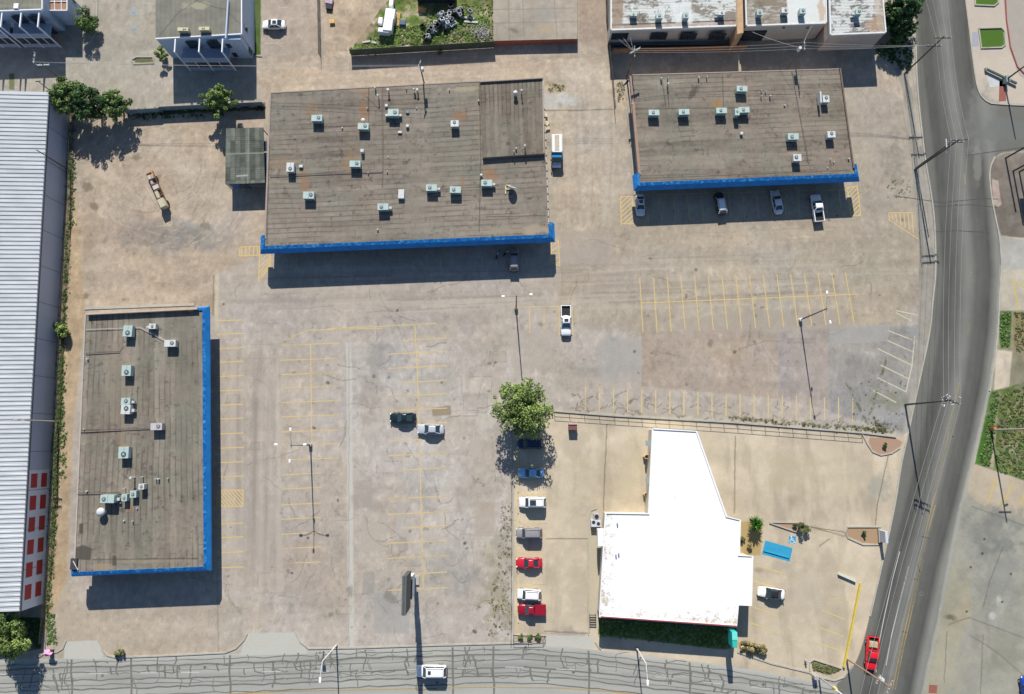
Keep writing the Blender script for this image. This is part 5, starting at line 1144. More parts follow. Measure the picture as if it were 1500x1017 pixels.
    for sy in (-1, 1):
        MB().ball((l-.12,sy*w*.70,.68),.14,.8,1.3,.7).build('headlight', head_m, t, smooth=True)
        MB().box(-l-.005,-l+.12,sy*w*.78-.12,sy*w*.78+.12,.68,.86).build('taillight', tail_m, t, bevel=.02)
        MB().ball((c0-.28,sy*(w+.06),zb+.06),.10,.7,1.1,.8).build('mirror', col, t, smooth=True)
    MB().box(l-.10,l+.03,-w*.66,w*.66,.32,.46).build('bumper', blackp if kind != 'sedan' else col, t, bevel=.03)
    MB().box(-l-.03,-l+.10,-w*.7,w*.7,.36,.52).build('bumper', blackp if kind != 'sedan' else col, t, bevel=.03)
    if kind in ('suv','van'):
        for sy in (-1,1): MB().box(a1+.15,a0-.2,sy*wr*.86-.02,sy*wr*.86+.02,zr+.04,zr+.085).build('roof_rail', blackp, t)
    if extra: extra(t, a0, a1, wr, zr, w, l, L)
    return t
def sunroof(t, a0, a1, wr, zr, w, l, L): MB().box(a0-.35-.95 if a0-a1 > 1.6 else a1+.2, a0-.3, -wr*.55, wr*.55, zr+.045, zr+.062).build('sunroof', vglass, t)
def pano(t, a0, a1, wr, zr, w, l, L): MB().box(a0-1.35, a0-.25, -wr*.62, wr*.62, zr+.05, zr+.066).build('sunroof', vglass, t)
WH = paintm('white', (.80,.80,.79)); SI = paintm('silver', (.42,.45,.49), .3); GR = paintm('grey', (.26,.25,.26)); BK = paintm('black_green', (.012,.022,.028)); LB = paintm('light_blue', (.24,.46,.66)); NV_ = paintm('navy', (.012,.035,.085)); RD = paintm('red', (.50,.018,.035)); DR = paintm('dark_red', (.26,.010,.025)); BR = paintm('bright_red', (.72,.014,.022)); SW = paintm('silver_white', (.60,.62,.64)); DG = paintm('dark_grey', (.05,.055,.06)); mat('black_cover', (.02,.02,.02), .6)
vehicle(401,36,180,'sedan',WH,'white sedan with sunroof parked in the apartment lot beside the grass strip','car',4.6,extra=sunroof)
vehicle(753,381,90,'suv',GR,'grey SUV parked alone in the shade of the central building','car',4.4,Ht=1.62)
vehicle(829,470,-90,'pickup',WH,'white pickup with dark open bed parked out in the middle of the lot','pickup truck',5.7,W=1.92,Ht=1.75,extra=sunroof)
vehicle(938,300,-90,'sedan',SW,'silver white hatchback at the left end of the shaded row beside the yellow hatching','car',4.2,W=1.78,extra=sunroof,group='cars in the shaded row')
vehicle(1055,298,98,'suv',DG,'dark SUV with a white roof in the shaded row of the right hand building','car',4.4,Ht=1.6,roofm=WH,group='cars in the shaded row')
vehicle(1138,296,98,'sedan',SW,'pale silver sedan in the shaded row, between the dark SUV and the white pickup','car',4.7,group='cars in the shaded row')
vehicle(1197,305,95,'pickup',WH,'white pickup with black bed sticking out of the shade, right end of row','pickup truck',5.5,W=1.92,Ht=1.78,group='cars in the shaded row')
vehicle(590,612,180,'coupe',BK,'very dark green sedan parked nose left in the open lot','car',4.7,Ht=1.42)
vehicle(631,629,179,'sedan',SI,'silver blue sedan parked just right of the dark sedan in the open lot','car',4.8)
Gp = 'cars in the column beside the rail'
vehicle(777,650,180,'suv',NV_,'dark navy SUV half hidden under the round tree','car',4.7,Ht=1.6,group=Gp)
vehicle(778,693,180,'sedan',LB,'light blue sedan in the dappled shade of the round tree','car',4.6,group=Gp)
vehicle(780,736,180,'suv',WH,'white SUV with a large dark sunroof in the parked column','car',4.8,W=1.9,Ht=1.72,extra=pano,group=Gp)
vehicle(775,781,180,'suv',GR,'brownish grey SUV in the parked column between the white and the red car','car',4.6,Ht=1.72,group=Gp)
vehicle(775,825,180,'coupe',RD,'red coupe with dark windows in the parked column','car',4.6,Ht=1.36,group=Gp)
vehicle(775,871,177,'suv',WH,'small white SUV parked tight against the dark red pickup','car',4.2,W=1.8,Ht=1.65,group=Gp)
vehicle(779,893,180,'pickup',DR,'dark red pickup with covered bed, lowest in the parked column','pickup truck',4.9,W=1.82,Ht=1.68,bedm=DR,group=Gp)
vehicle(1130,869,172,'sedan',WH,'white sedan with a black roof on the right side of the white building','car',4.7,roofm=blackp)
vehicle(632,983,180,'van',WH,'white van with a dark roof hatch driving on the bottom avenue','van',5.3,W=2.0,Ht=1.9,hood=1.1,name='van',group='moving traffic',extra=lambda t,a0,a1,wr,zr,w,l,L: MB().box(a0-.85,a0-.35,-wr*.45,wr*.3,zr+.04,zr+.07).build('roof_hatch', vglass, t))
vehicle(1277,957,-98,'pickup',BR,'bright red pickup carrying crates, driving down the curving street','pickup truck',5.6,W=1.95,Ht=1.75,name='pickup_truck',group='moving traffic',bedm=blackp)
x, y, _ = G(1278.8, 944, 1); tag(MB().box(-.5,.5,-.7,.7,.82,1.25).box(-.4,.4,-.55,.55,1.25,1.32).build('cargo_crate', mat('straw_crate', (.42,.36,.22), .8, var=.3)), 'straw coloured crate riding in the bed of the red pickup', 'crate').location = (x,y,0)
bpy.context.scene.objects['cargo_crate'].rotation_euler[2] = R(-98)
vehicle(1504,1012,90,'suv',paintm('blue', (.01,.05,.30)),'deep blue car cut off by the bottom right corner','car',4.6,Ht=1.6)
# box truck
x, y, _ = G(815.5, 222, 1.5); t = thing('box_truck', 'small white box truck with blue cab parked beside the central building', 'truck', (x,y,0), R(-90))
MB().box(-3.0,.55,-1.03,1.03,.75,2.5).build('cargo_box', WH, t, bevel=.04)
for s in (-1,1): MB().box(-2.9,.45,s*.93-.08,s*.93+.08,2.5,2.56).build('roof_rail', whitey, t)
MB().box(-2.85,.3,-.45,.45,2.502,2.53).build('roof_panel', mat('dusty_roof', A(226,210,190), .8, var=.12), t)
MB().box(.6,1.5,-.95,.95,.6,2.15).build('cab', paintm('cab_blue', (.02,.20,.42)), t, bevel=.06)
MB().add(*frustum(2.1,1.3,.93,1.15,1.62,1.4,.86,2.05)).build('windshield', vglass, t)
MB().add(*frustum(2.9,2.0,.82,.5,2.75,2.0,.88,1.25)).build('bonnet', paintm('pale_blue', (.55,.65,.78)), t, bevel=.08)
MB().box(-3.0,2.8,-.5,.5,.45,.75).build('chassis', blackp, t)
for sx in (-1.9, 2.2):
    for sy in (-1, 1): wh = MB().tube((sx,sy*.72,.40),(sx,sy*1.0,.40),.40,n=18).build('wheel', tyre_m, t); MB().tube((sx,sy*.9,.40),(sx,sy*1.01,.40),.22,n=12).build('rim', rim_m, wh)
for sy in (-1,1): MB().ball((2.85,sy*.62,.85),.13,.6,1.2,.8).build('headlight', head_m, t); MB().box(1.65,1.8,sy*1.1-.1,sy*1.1+.1,1.3,1.7).build('mirror', blackp, t)
# rusting trailer in the dirt lot
x, y, _ = G(231, 279, .8); t = thing('derelict_trailer', 'long rusty derelict trailer with cream patches standing in the dirt lot', 'trailer', (x,y,0), R(-63))
rust = mat('rust', (.13,.07,.045), .9, var=.4, scale=3); crm = mat('old_cream', (.44,.40,.28), .8, var=.2, scale=2); wt = mat('old_white', (.46,.44,.40), .8, var=.2)
for sy in (-1,1): MB().box(-3.4,3.4,sy*.85-.09,sy*.85+.09,.6,.9).build('side_rail', rust, t)
for k, xx in enumerate((-3.3,-2.2,-1.2,-.1,1.0,1.9)): MB().box(xx,xx+.18,-.85,.85,.62,1.05).build('cross_member', rust, t)
MB().box(1.9,3.4,-.82,.82,.6,1.75).build('cab_box', crm, t, bevel=.05); MB().box(-.9,-.2,-.75,.75,.6,1.1).build('deck_panel', wt, t); MB().box(.2,1.4,-.8,.0,.6,1.2).build('deck_panel', crm, t); MB().box(-2.9,-2.2,-.1,-.8,.6,1.1).build('deck_panel', wt, t); MB().box(-2.1,-1.3,-.78,-.2,.6,.95).build('deck_panel', mat('old_mauve', (.38,.30,.30), .8), t); MB().box(-3.4,-2.4,.55,.85,.9,1.2).build('deck_panel', mat('old_orange', (.5,.2,.1), .8), t)
MB().ball((.8,.45,.95),.28,1,1,.7).build('engine', blackp, t)
for sx in (-2.2, 2.4):
    for sy in (-1,1): MB().tube((sx,sy*.8,.36),(sx,sy*1.05,.36),.36,n=14).build('wheel', tyre_m, t)
t.scale = (1.17,.72,1)
a = G(213,273); b_ = G(228,299); tag(MB().tube((a[0],a[1],.08),(b_[0],b_[1],.08),.06).build('loose_pipe', wt, origin=a), 'thin pale pipe lying on the dirt left of the derelict trailer', 'pipe')
# ================================================================ POLES, LAMPS, WIRES
wood = mat('weathered_wood', (.15,.11,.08), .9, var=.3, scale=3, stretch=(1,1,.2)); steel = mat('galvanised_pole', (.32,.33,.33), .5, var=.1); dkpole = mat('dark_pole', (.05,.05,.05), .6); lampw = mat('lamp_head_white', (.78,.78,.76), .5); insu = mat('insulator', (.55,.58,.58), .4); wire_m = mat('wire', (.34,.34,.33), .5, var=.0); wire_d = mat('wire_dark', (.10,.10,.10), .6, var=0)
WT = {}
def upole(key, u, v, h, lab, arms=(), r=.16, m=None, trans=None, arm_dir=0, lean=None):
    x, y, _ = G(u, v, 0); t = thing('utility_pole', lab, 'utility pole', (x,y,0), 0, 'utility poles')
    MB().tube((0,0,-.05),(0,0,h),r,r*.62,n=10).build('pole', m or wood, t); WT[key] = []
    for z, L, dd in arms:
        c, s = math.cos(R(dd)), math.sin(R(dd)); a = MB().box(-L/2,L/2,-.07,.07,z-.08,z+.08, Matrix.Rotation(R(dd),4,'Z')).build('crossarm', insu if m is None else m, t)
        for k in (-.95,-.35,.35,.95):
            px, py = c*L/2*k, s*L/2*k; MB().tube((px,py,z+.08),(px,py,z+.32),.06,n=6).build('insulator', insu, a); WT[key].append(Vector((x+px,y+py,z+.32)))
    if trans: MB().tube((trans[0],trans[1],trans[2]-.55),(trans[0],trans[1],trans[2]+.45),.30,n=12).build('transformer', insu, t)
    return t
upole('A', 1340,249, 13.2, 'tall dark utility pole by the street with two long crossarms over the carriageway', ((13.0,3.2,4),(12.1,2.8,2)), .20, dkpole)
x, y, _ = G(1342,246); tt = thing('utility_pole', 'second pole standing tight behind the two-armed utility pole by the street', 'utility pole', (x,y,0), 0, 'utility poles'); MB().tube((0,0,0),(.1,.3,10),.15,.1).build('pole', dkpole, tt); MB().box(1.0-1.4,1.0-1.25,-1.3,1.3,9.7,9.85).build('crossarm', whitey, tt)
upole('B', 1325,108, 12.4, 'dark utility pole at the north end of the street beside the leafy trees', ((11.9,2.9,0),(9.4,2.6,0)), .16, dkpole)
upole('C', 1326,593, 13.2, 'utility pole at the restaurant corner with crowded white insulators over the street', ((13.1,3.0,-24),(12.4,2.6,-20)), .19, dkpole)
x, y, _ = G(1326,593); 
b = MB(); cr = random.Random(4); c_root = [o for o in bpy.data.objects if o.get('label','').startswith('utility pole at the restaurant corner')][0]
for k in range(14): a_ = (cr.uniform(-1.6,1.6), cr.uniform(-.9,.9), 12.4+cr.uniform(0,.9)); b.tube(a_, (a_[0]+cr.uniform(-.4,.4), a_[1]+cr.uniform(-.4,.4), a_[2]+.15), .07, n=6)
b.build('insulator_cluster', whitey, c_root)
upole('D', 1240,965, 14.0, 'brown utility pole whose top leans over the red pickup at the road junction', ((13.6,2.0,60),(10.3,1.4,60)), .17, mat('brown_pole', (.30,.19,.12), .8, var=.25), trans=(.4,.1,10.6))
upole('E', 1150,105, 9.4, 'utility pole with a grey transformer behind the right hand building', ((9.0,1.9,88),), .15, None, trans=(-.35,.1,7.6))
upole('F', 918,113, 9.3, 'utility pole with a double crossarm at the corner of the back alley', ((9.1,2.2,30),(8.9,2.2,30),(8.7,2.0,90)), .15, None)
upole('Gp', 624,133, 9.6, 'utility pole with transformer rising behind the central building roof', ((9.4,1.2,70),), .16, None, trans=(.3,-.1,7.9))
upole('Hp', 104,251, 9.6, 'utility pole beside the left warehouse, upper of the two along its wall', (), .13, mat('dark_wood', (.07,.05,.04), .9))
upole('Ip', 86,618, 11.0, 'utility pole beside the left warehouse, lower one with pale crossarms', ((10.8,1.4,10),(9.8,1.6,-5)), .15, mat('pale_wood', (.36,.32,.28), .8))
upole('Jp', 94,120, 8.6, 'utility pole with a pale crossarm standing among the trees in the top left', ((8.4,2.0,88),(6.0,2.4,2)), .14, None)
upole('Kp', 79,137, 4.6, 'short dark pole beside the leafy corner of the left warehouse', ((4.5,.9,5),), .10, dkpole)
# wires: each one an object of its own
def wire(a, b_, sag, lab, grp, m=None, r=.028):
    r *= .72
    a, b_ = Vector(a), Vector(b_); n = 14; mb = MB(); P = []
    for i in range(n+1): s = i/n; p = a.lerp(b_, s); p.z -= sag*4*s*(1-s); P.append(p)
    for p, q_ in zip(P[:-1], P[1:]): mb.tube(p, q_, r, n=4, caps=False)
    tag(mb.build('overhead_wire', m or wire_m, origin=tuple(a)), lab, 'wire', grp)
g1 = 'wires strung along the curving street'; l1 = 'thin pale overhead wire running along the curving street between the utility poles'
far_n = Vector((G(1350,-200,12)[0], G(1350,-200,12)[1], 12)); 
for i in range(4):
    wire(WT['A'][i], WT['C'][i], .9, l1, g1); wire(WT['B'][i], WT['A'][i], .6, l1, g1)
    e = Vector(G(1225+i*14, 1160, 13)); wire(WT['C'][i], e, .9, l1, g1); e = Vector(G(1325+i*18, -160, 12)); wire(e, WT['B'][i], .6, l1, g1)
g2 = 'wires behind the northern buildings'; l2 = 'thin overhead wire running east and west behind the northern buildings'
for i in range(3): wire(WT['F'][i], WT['E'][i], .5, l2, g2, r=.025); wire(WT['E'][i], WT['B'][4+i], .5, l2, g2, r=.025)
for i in range(3): wire(WT['Gp'][min(i,3)]+Vector((0,0,-i*.4)), WT['Jp'][i]+Vector((0,-i*.7,0)), .7, l2, g2, r=.02); wire(WT['Gp'][min(i,3)]+Vector((0,0,-i*.4)), WT['F'][i], .8, l2, g2, wire_d, r=.015)
g3 = 'service wires hanging across the back alley'; l3 = 'service wire hanging down from the alley pole to the patchy warehouse'
for u, v in ((905,56),(912,54),(923,52)): wire(WT['F'][1], G(u, v, 3.6), .2, l3, g3, r=.025)
wire(Vector(G(1172,70,9)), G(1100,46,4.4), .3, 'service wire hanging from the transformer pole to the half white warehouse', 'service wires at the transformer pole', r=.03); wire(Vector(G(1178,60,9)), G(1189,38,5), .2, 'short service wire rising from the transformer pole to the warehouse parapet', 'service wires at the transformer pole', r=.03)
wire(Vector(G(20,616,10.8)), G(86,618,.2), 0, 'guy wire of the lower pole beside the left warehouse', 'guy wires', wire_d); 
# parking lot lamps
def lamp(u, v, h, heads, lab, base=None, gold=False):
    x, y, _ = G(u, v); t = thing('parking_lot_lamp', lab, 'lamp post', (x,y,0), 0, 'parking lot lamps')
    MB().tube((0,0,-.05),(0,0,.75),.34,.30,n=14).build('concrete_base', base or kerb_m, t); MB().tube((0,0,.7),(0,0,h),.13,.08,n=10).build('pole', dkpole, t)
    for dx, dy in heads:
        a = MB(); k = 5; P = [(0,0,h-.5)]
        for i in range(1,k+1): s = i/k; P.append((dx*s, dy*s, h-.5+.6*math.sin(s*1.57)))
        for p, q_ in zip(P[:-1], P[1:]): a.tube(p, q_, .05, n=6)
        ar = a.build('arm', steel, t); L = math.hypot(dx, dy); c, s = dx/L, dy/L
        hd = MB(); M_ = Matrix.Translation((dx,dy,h+.1)) @ Matrix.Rotation(math.atan2(dy,dx),4,'Z'); hd.box(-.12,.46,-.17,.17,-.09,.10,M_); hd.build('lamp_head', lampw, ar, bevel=.06)
lamp(455,652,11.3,((-2.2,.1),(2.2,.1),(-.1,2.4),(.0,-2.4)),'lamp post with four white heads in the lower left of the lot')
lamp(1172,469,11.0,((.1,2.6),(.3,-2.2)),'lamp post on a white round base in the right hand lot', mat('white_base', (.75,.75,.74), .6)); lamp(756,452,11.0,((2.3,.2),(-2.1,-.1)),'lamp post on a golden base in the middle of the lot', mat('gold_base', (.42,.34,.16), .7))
def streetlamp(u, v, h, ax, ay, lab):
    x, y, _ = G(u, v); t = thing('street_lamp', lab, 'street lamp', (x,y,0), 0, 'street lamps on the avenue')
    MB().tube((0,0,0),(0,0,.4),.2,n=10).build('base', kerb_m, t); MB().tube((0,0,.3),(0,0,h),.13,.08,n=10).build('pole', mat('pale_pole', (.62,.62,.60), .5), t)
    a = MB().tube((0,0,h-.1),(ax*.5,ay*.5,h+.3),.06).tube((ax*.5,ay*.5,h+.3),(ax,ay,h+.4),.06).build('arm', _m['pale_pole'], t); MB().box(ax-.18,ax+.18,ay-.75,ay+.1,h+.3,h+.48).build('lamp_head', lampw, a, bevel=.05)
streetlamp(493,945,9.0,-.15,-2.4,'pale street lamp on the avenue kerb, left of the white van'); streetlamp(933,950,8.2,.1,-2.5,'pale street lamp on the avenue kerb, in front of the green lawn')
x, y, _ = G(474,954); t = thing('kerb_sign_post', 'small dark sign post on the kerb left of the pale street lamp', 'sign post', (x,y,0)); MB().tube((0,0,0),(0,0,2.4),.05).build('post', dkpole, t); MB().box(-.3,.3,-.03,.03,1.7,2.4).build('plate', steel, t)
# traffic signal at the corner
x, y, _ = G(1199,991); t = thing('traffic_signal', 'traffic signal pole with a white mast arm at the planted corner', 'traffic signal', (x,y,0)); MB().tube((0,0,0),(0,0,6.2),.16,.12).build('pole', steel, t)
MB().tube((0,0,6.0),(2.6,-2.0,6.4),.09).tube((2.6,-2.0,6.4),(2.9,-6.5,6.5),.08).build('mast_arm', lampw, t); b = MB().box(.3,.8,-.6,-.2,4.2,5.3).build('signal_head', mat('signal_yellow', (.72,.56,.06), .5), t)
for k in range(3): MB().tube((.55,-.62,4.4+k*.34),(.55,-.68,4.4+k*.34),.12).build('lens', (mat('lens_%d' % k, ((.02,.2,.08),(.4,.2,.02),(.35,.02,.02))[k], .3)), b)
x, y, _ = G(1192,990); t = thing('signal_cabinet', 'small grey control cabinet beside the corner traffic signal', 'cabinet', (x,y,0)); MB().box(-.4,.4,-.3,.3,.0,1.3).build('case', steel, t, bevel=.03); MB().box(-.36,.36,-.32,-.29,.1,1.2).build('door', whitey, t)
x, y, _ = G(1179,967); tag(MB().tube((0,0,0),(.0,0,.8),.14).ball((0,0,.8),.16).tube((-.25,0,.5),(.25,0,.5),.07).build('fire_hydrant', mat('hydrant_grey', (.3,.32,.32), .5)), 'small hydrant on the corner pavement left of the planted island', 'hydrant').location = (x,y,0)
# pole with orange band on the grass verge, with a mast reaching right
x, y, _ = G(1451,630); t = thing('utility_pole', 'pale pole with an orange marker foot on the grass verge', 'utility pole', (x,y,0), 0, 'utility poles'); MB().tube((0,0,0),(0,0,11.6),.17,.12).build('pole', mat('pale_wood', (.36,.32,.28), .8), t); MB().box(-.25,.25,.2,.5,0,1.2).build('marker', mat('orange_marker', (.7,.16,.03), .6), t); MB().box(-1.1,1.1,-.06,.06,10.3,10.45).build('crossarm', steel, t); MB().tube((0,0,9.6),(.8,0,9.4),.12).build('bracket', steel, t)
x, y, _ = G(1471,119); t = thing('traffic_signal', 'thick signal pole rising over the corner plaza on the right', 'traffic signal', (x,y,0)); MB().tube((0,0,0),(0,0,8.5),.17,.11).build('pole', dkpole, t); MB().box(-.35,.35,-.7,.6,0,1.1).build('cabinet', _m['teal_grey'], t)
a = G(1443,103); b_ = G(1487,124); t = thing('street_bench', 'long dark green bar laid slanting across the corner plaza', 'barrier', a); mb = MB().ribbon([(0,0),(b_[0]-a[0],b_[1]-a[1])], .35, .25, .55); mb.build('bar', mat('green_black', (.06,.09,.08), .7), t); MB().box(-.2,.2,-.3,.3,0,.5).build('foot', _m['teal_grey'], t)
for u, v, L, lab in ((1430,45,0,''),): pass
# pylon signs
x, y, _ = G(608,850); t = thing('pylon_sign', 'tall two panel pylon sign seen edge on in the open lot', 'sign', (x,y,0)); MB().tube((-.1,.3,-.05),(-.1,.3,12.1),.26,.22,n=12).build('pole', dkpole, t); MB().box(-.75,.75,-.75,.75,0,.3).build('base', kerb_m, t)
p = MB().box(-.36,.30,-3.0,2.9,7.2,12.2).build('large_panel', mat('panel_grey', (.075,.08,.078), .6, var=.12), t); MB().box(-.38,.32,-3.05,2.95,12.2,12.3).build('panel_rim', mat('rim_grey', (.10,.11,.11), .6), p); MB().box(-.06,-.0,-3.05,2.95,12.3,12.36).build('panel_ridge', dkpole, p)
p = MB().box(-.32,.30,-1.9,1.7,2.6,5.9).build('small_panel', mat('panel_white_blue', (.62,.68,.76), .5, var=.2, scale=.5), t); MB().box(-.4,.38,-1.95,1.75,5.9,6.05).build('panel_rim', _m['rim_grey'], p)
x, y, _ = G(1062,924); t = thing('price_sign', 'teal topped sign on a post at the lawn corner of the white building', 'sign', (x,y,0)); MB().box(-.12,.12,-.12,.12,0,5.2).build('post', dkpole, t); MB().box(-.42,.42,-1.35,1.2,3.0,5.3).build('panel', mat('teal_sign', (.03,.42,.36), .5, var=.1), t, bevel=.08); MB().box(-.44,.44,-.1,1.1,5.3,5.36).build('cap', mat('teal_light', (.15,.62,.55), .5), t)
x, y, _ = G(1288,782); t = thing('monument_sign', 'low grey monument sign at the street end of the planted island', 'sign', (x,y,0)); MB().box(-.35,.35,-1.5,.9,0,.5).build('base', kerb_m, t); MB().box(-.22,.22,-1.3,.7,.5,2.4).build('panel', mat('grey_sign', (.5,.52,.56), .5), t)
t = thing('pylon_sign', 'large sign on dark posts standing over the right hand edge of the picture', 'sign', G(1486,245)); o0 = Vector(G(1486,245))
for u, v in ((1473,232),(1484,251),(1493,252)): p = Vector(G(u,v))-o0; MB().tube((p.x,p.y,0),(p.x,p.y,7.6),.16).build('post', dkpole, t)
MB().box(-.2,4.5,-.4,.1,4.5,7.6).build('panel', mat('sign_navy', (.03,.05,.09), .5), t)
# ================================================================ FENCES, RAILS, BARRIERS
def fence(name, lab, pts, h, post, m, rails=(), panel=None, r=.04, grp=None, cat='fence'):
    P = [Vector(G(*p)) for p in pts]; o = P[0]; t = thing(name, lab, cat, tuple(o), 0, grp); Q = [p-o for p in P]; pb = MB(); rb = MB(); n_ = 0
    for a, b_ in zip(Q[:-1], Q[1:]):
        L = (b_-a).length; k = max(1, int(L/post))
        for i in range(k+1):
            p = a.lerp(b_, i/k); n_ += 1
            if n_ <= 100: MB().tube((p.x,p.y,-.03),(p.x,p.y,h),r,n=6).build('post', m, t)
        for z in rails: rb.tube((a.x,a.y,z),(b_.x,b_.y,z),r*.8,n=6)
        if panel: pb.ribbon([(a.x,a.y),(b_.x,b_.y)], .05, .05, h-.03)
    if rb.v: rb.build('rail', m, t)
    if pb.v: pb.build('panel', panel, t)
    return t
def meshmat(name, col, dens):
    m, n, l, p = nodes(name); p.inputs['Base Color'].default_value = (*col,1); tr = n.new('ShaderNodeBsdfTransparent'); mx = n.new('ShaderNodeMixShader'); mx.inputs[0].default_value = dens
    l.new(tr.outputs[0], mx.inputs[1]); l.new(p.outputs[0], mx.inputs[2]); l.new(mx.outputs[0], n['Material Output'].inputs['Surface']); return m
chain = meshmat('chain_link', (.12,.12,.11), .28); chain2 = meshmat('chain_link_dense', (.08,.08,.07), .5)
fence('rail_fence', 'long dark rail fence on the kerb between the big lot and the restaurant lot', [(812,605),(900,611),(1080,623),(1262,637)], 1.05, 2.35, dkpole, (1.05,.5), None, .045)
fence('rail_fence', 'thin rail fence running down beside the column of parked cars', [(749,640),(749,760),(748,938)], .9, 2.6, mat('dull_yellow_rail', (.40,.36,.24), .7), (.9,), None, .045); fence('rail_fence', 'short rail fence with shrubs at the foot of the column of parked cars', [(752,933),(798,931),(795,937),(752,938)], .9, 1.9, _m['rust'], (.9,), None, .045)
fence('chain_link_fence', 'chain link fence in the weeds along the left warehouse wall', [(109,172),(106,300),(96,440),(90,600),(80,780),(66,940)], 1.6, 5.5, dkpole, (1.6,), chain, .035); fence('chain_link_fence', 'chain link fence down the side of the patchy roofed warehouse at the alley mouth', [(887,-20),(888,30),(893,80),(900,163)], 1.8, 3.2, dkpole, (1.8,), chain2, .05)
fence('chain_link_fence', 'chain link fence beside the northern yard, left of the wrapped pallets', [(468,-20),(470,85)], 1.8, 3.2, dkpole, (1.8,), chain2, .045); fence('chain_link_fence', 'thin chain link fence along the weedy pavement of the curving street', [(1324,112),(1336,200),(1344,300),(1348,380)], 1.2, 4.5, steel, (1.2,), meshmat('chain_thin', (.3,.3,.28), .2), .03)
fence('screen_fence', 'dark green screened fence along the south side of the overgrown yard', [(515,82),(724,70)], 2.1, 2.8, dkpole, (2.1,), mat('green_screen', (.06,.085,.07), .85, var=.3, scale=.6), .05)
fence('screen_fence', 'grey sheeted fence overgrown with vines at the top of the dirt lot', [(187,168),(238,165),(240,163),(388,156)], 1.8, 3, steel, (1.8,), mat('grey_sheet', (.20,.25,.28), .8, var=.4, scale=.6), .05)
t = thing('yellow_wall', 'low bright yellow parking wall on the street side of the restaurant lot', 'wall', G(1259,855), absolute=True); MB().ribbon(xy([(1259,854),(1248,912),(1235,977)]), .25, -.02, .45).build('wall', mat('yellow_wall', A(240,214,96), .7, var=.15, scale=1.5), t)
t = thing('low_wall', 'short white block wall ending at the yellow parking wall', 'wall', G(1240,848), absolute=True); MB().ribbon(xy([(1227,840),(1252,851)]), .35, -.02, .45).build('wall', whitey, t)
b = MB()
for i, v in enumerate((650,671,692,714,745,766,788,810,832,855,880,905)):
    x, y, _ = G(759, v); tag(MB().box(-.09,.09,-.85,.85,0,.14).build('wheel_stop', mat('cream_stop', A(240,226,186), .8), bevel=.02), 'pale concrete wheel stop at the head of a stall in the column of parked cars', 'wheel stop', 'wheel stops').location = (x,y,0)
x, y, _ = G(1137,812); o = tag(MB().box(-2.3,2.3,-.10,.10,0,.16).build('wheel_stop', mat('stop_blue', A(60,178,222), .7), bevel=.02), 'bright blue wheel stop across the blue accessible bay', 'wheel stop'); o.location = (x,y,0); o.rotation_euler[2] = R(-15.5)
x, y, _ = G(839,625,.9); t = thing('trash_bin', 'reddish topped waste container by the rail fence in the restaurant lot', 'bin', (x,y,0)); MB().box(-.75,.75,-.65,.65,0,1.3).build('case', mat('bin_brown', (.16,.07,.06), .7), t, bevel=.03); MB().box(-.8,.8,.35,.7,1.3,1.45).build('lid', mat('bin_lid', (.50,.36,.32), .7), t)
x, y, _ = G(868,908); t = thing('bike_rack', 'dark slatted rack beside the lawn corner of the white building', 'rack', (x,y,0))
for k in range(5): MB().box(-.6,.6,.8-k*.4,.9-k*.4,.3,.42).build('slat', dkpole, t)
MB().box(-.55,-.5,-1,1,0,.35).box(.5,.55,-1,1,0,.35).build('frame', dkpole, t)
x, y, _ = G(71,957,1); t = thing('cloth_covered_stand', 'bright pink cloth draped over a small stand at the avenue corner', 'stand', (x,y,0)); MB().box(-.35,.35,-.35,.35,0,1.4).build('stand', dkpole, t)
pk = MB(); pr_ = random.Random(2); n = 14; pk.add([(0,.1,1.75)]+[(.85*math.cos(i*6.283/n)*pr_.uniform(.6,1.1), .6*math.sin(i*6.283/n)*pr_.uniform(.6,1.1)+.2, 1.2+pr_.uniform(0,.4)) for i in range(n)], [(0,1+i,1+(i+1)%n) for i in range(n)]); pk.build('cloth', mat('pink_cloth', (.80,.32,.55), .8, var=.15), t)
for u, v, lab in ((817,200,'upper pile'),(799,185,'lower pile')): pass
# yard junk
wrap = mat('white_wrap', (.80,.82,.84), .35, var=.06); blackc = mat('crate_black', (.03,.03,.035), .6); greyc = mat('crate_grey', (.30,.32,.33), .6, var=.2); whc = mat('crate_pale', (.60,.62,.62), .6, var=.2)
for i, (u, v, w, d, h, lab) in enumerate(((573,3,6,12,1.2,'topmost white wrapped bundle at the frame edge of the yard'),(571,20,14,16,1.6,'large white wrapped stack second from the frame edge'),(568,36,13,18,1.6,'large white wrapped stack in the middle of the row'),(562,44,16,7,1.4,'low wide white wrapped bundle at the south end of the row'),(557,30,6,10,.9,'small pale bundle left of the wrapped stacks'))):
    x, y, _ = G(u, v, h); t = thing('wrapped_pallet', lab, 'wrapped pallet', (x,y,0), R(-6), 'wrapped pallets in the yard'); s = .14; MB().box(-w*s/2,w*s/2,-d*s/2,d*s/2,0,.14).build('pallet', _m['rust_boards'], t); MB().box(-w*s/2,w*s/2,-d*s/2,d*s/2,.14,h).build('load', wrap, t, bevel=.12)
for i, (u, v, lab) in enumerate(((583,24,'upper yellow pallet beside the white stacks'),(582,34,'lower yellow pallet beside the white stacks'))):
    x, y, _ = G(u, v); t = thing('wooden_pallet', lab, 'pallet', (x,y,0), R(-5), 'yellow pallets')
    for k in range(5): MB().box(-.45,.45,-.6+k*.27,-.42+k*.27,.12,.18).build('slat', mat('yellow_wood', (.62,.42,.14), .8), t)
    MB().box(-.42,-.32,-.6,.65,0,.12).box(.32,.42,-.6,.65,0,.12).build('runner', _m['yellow_wood'], t)
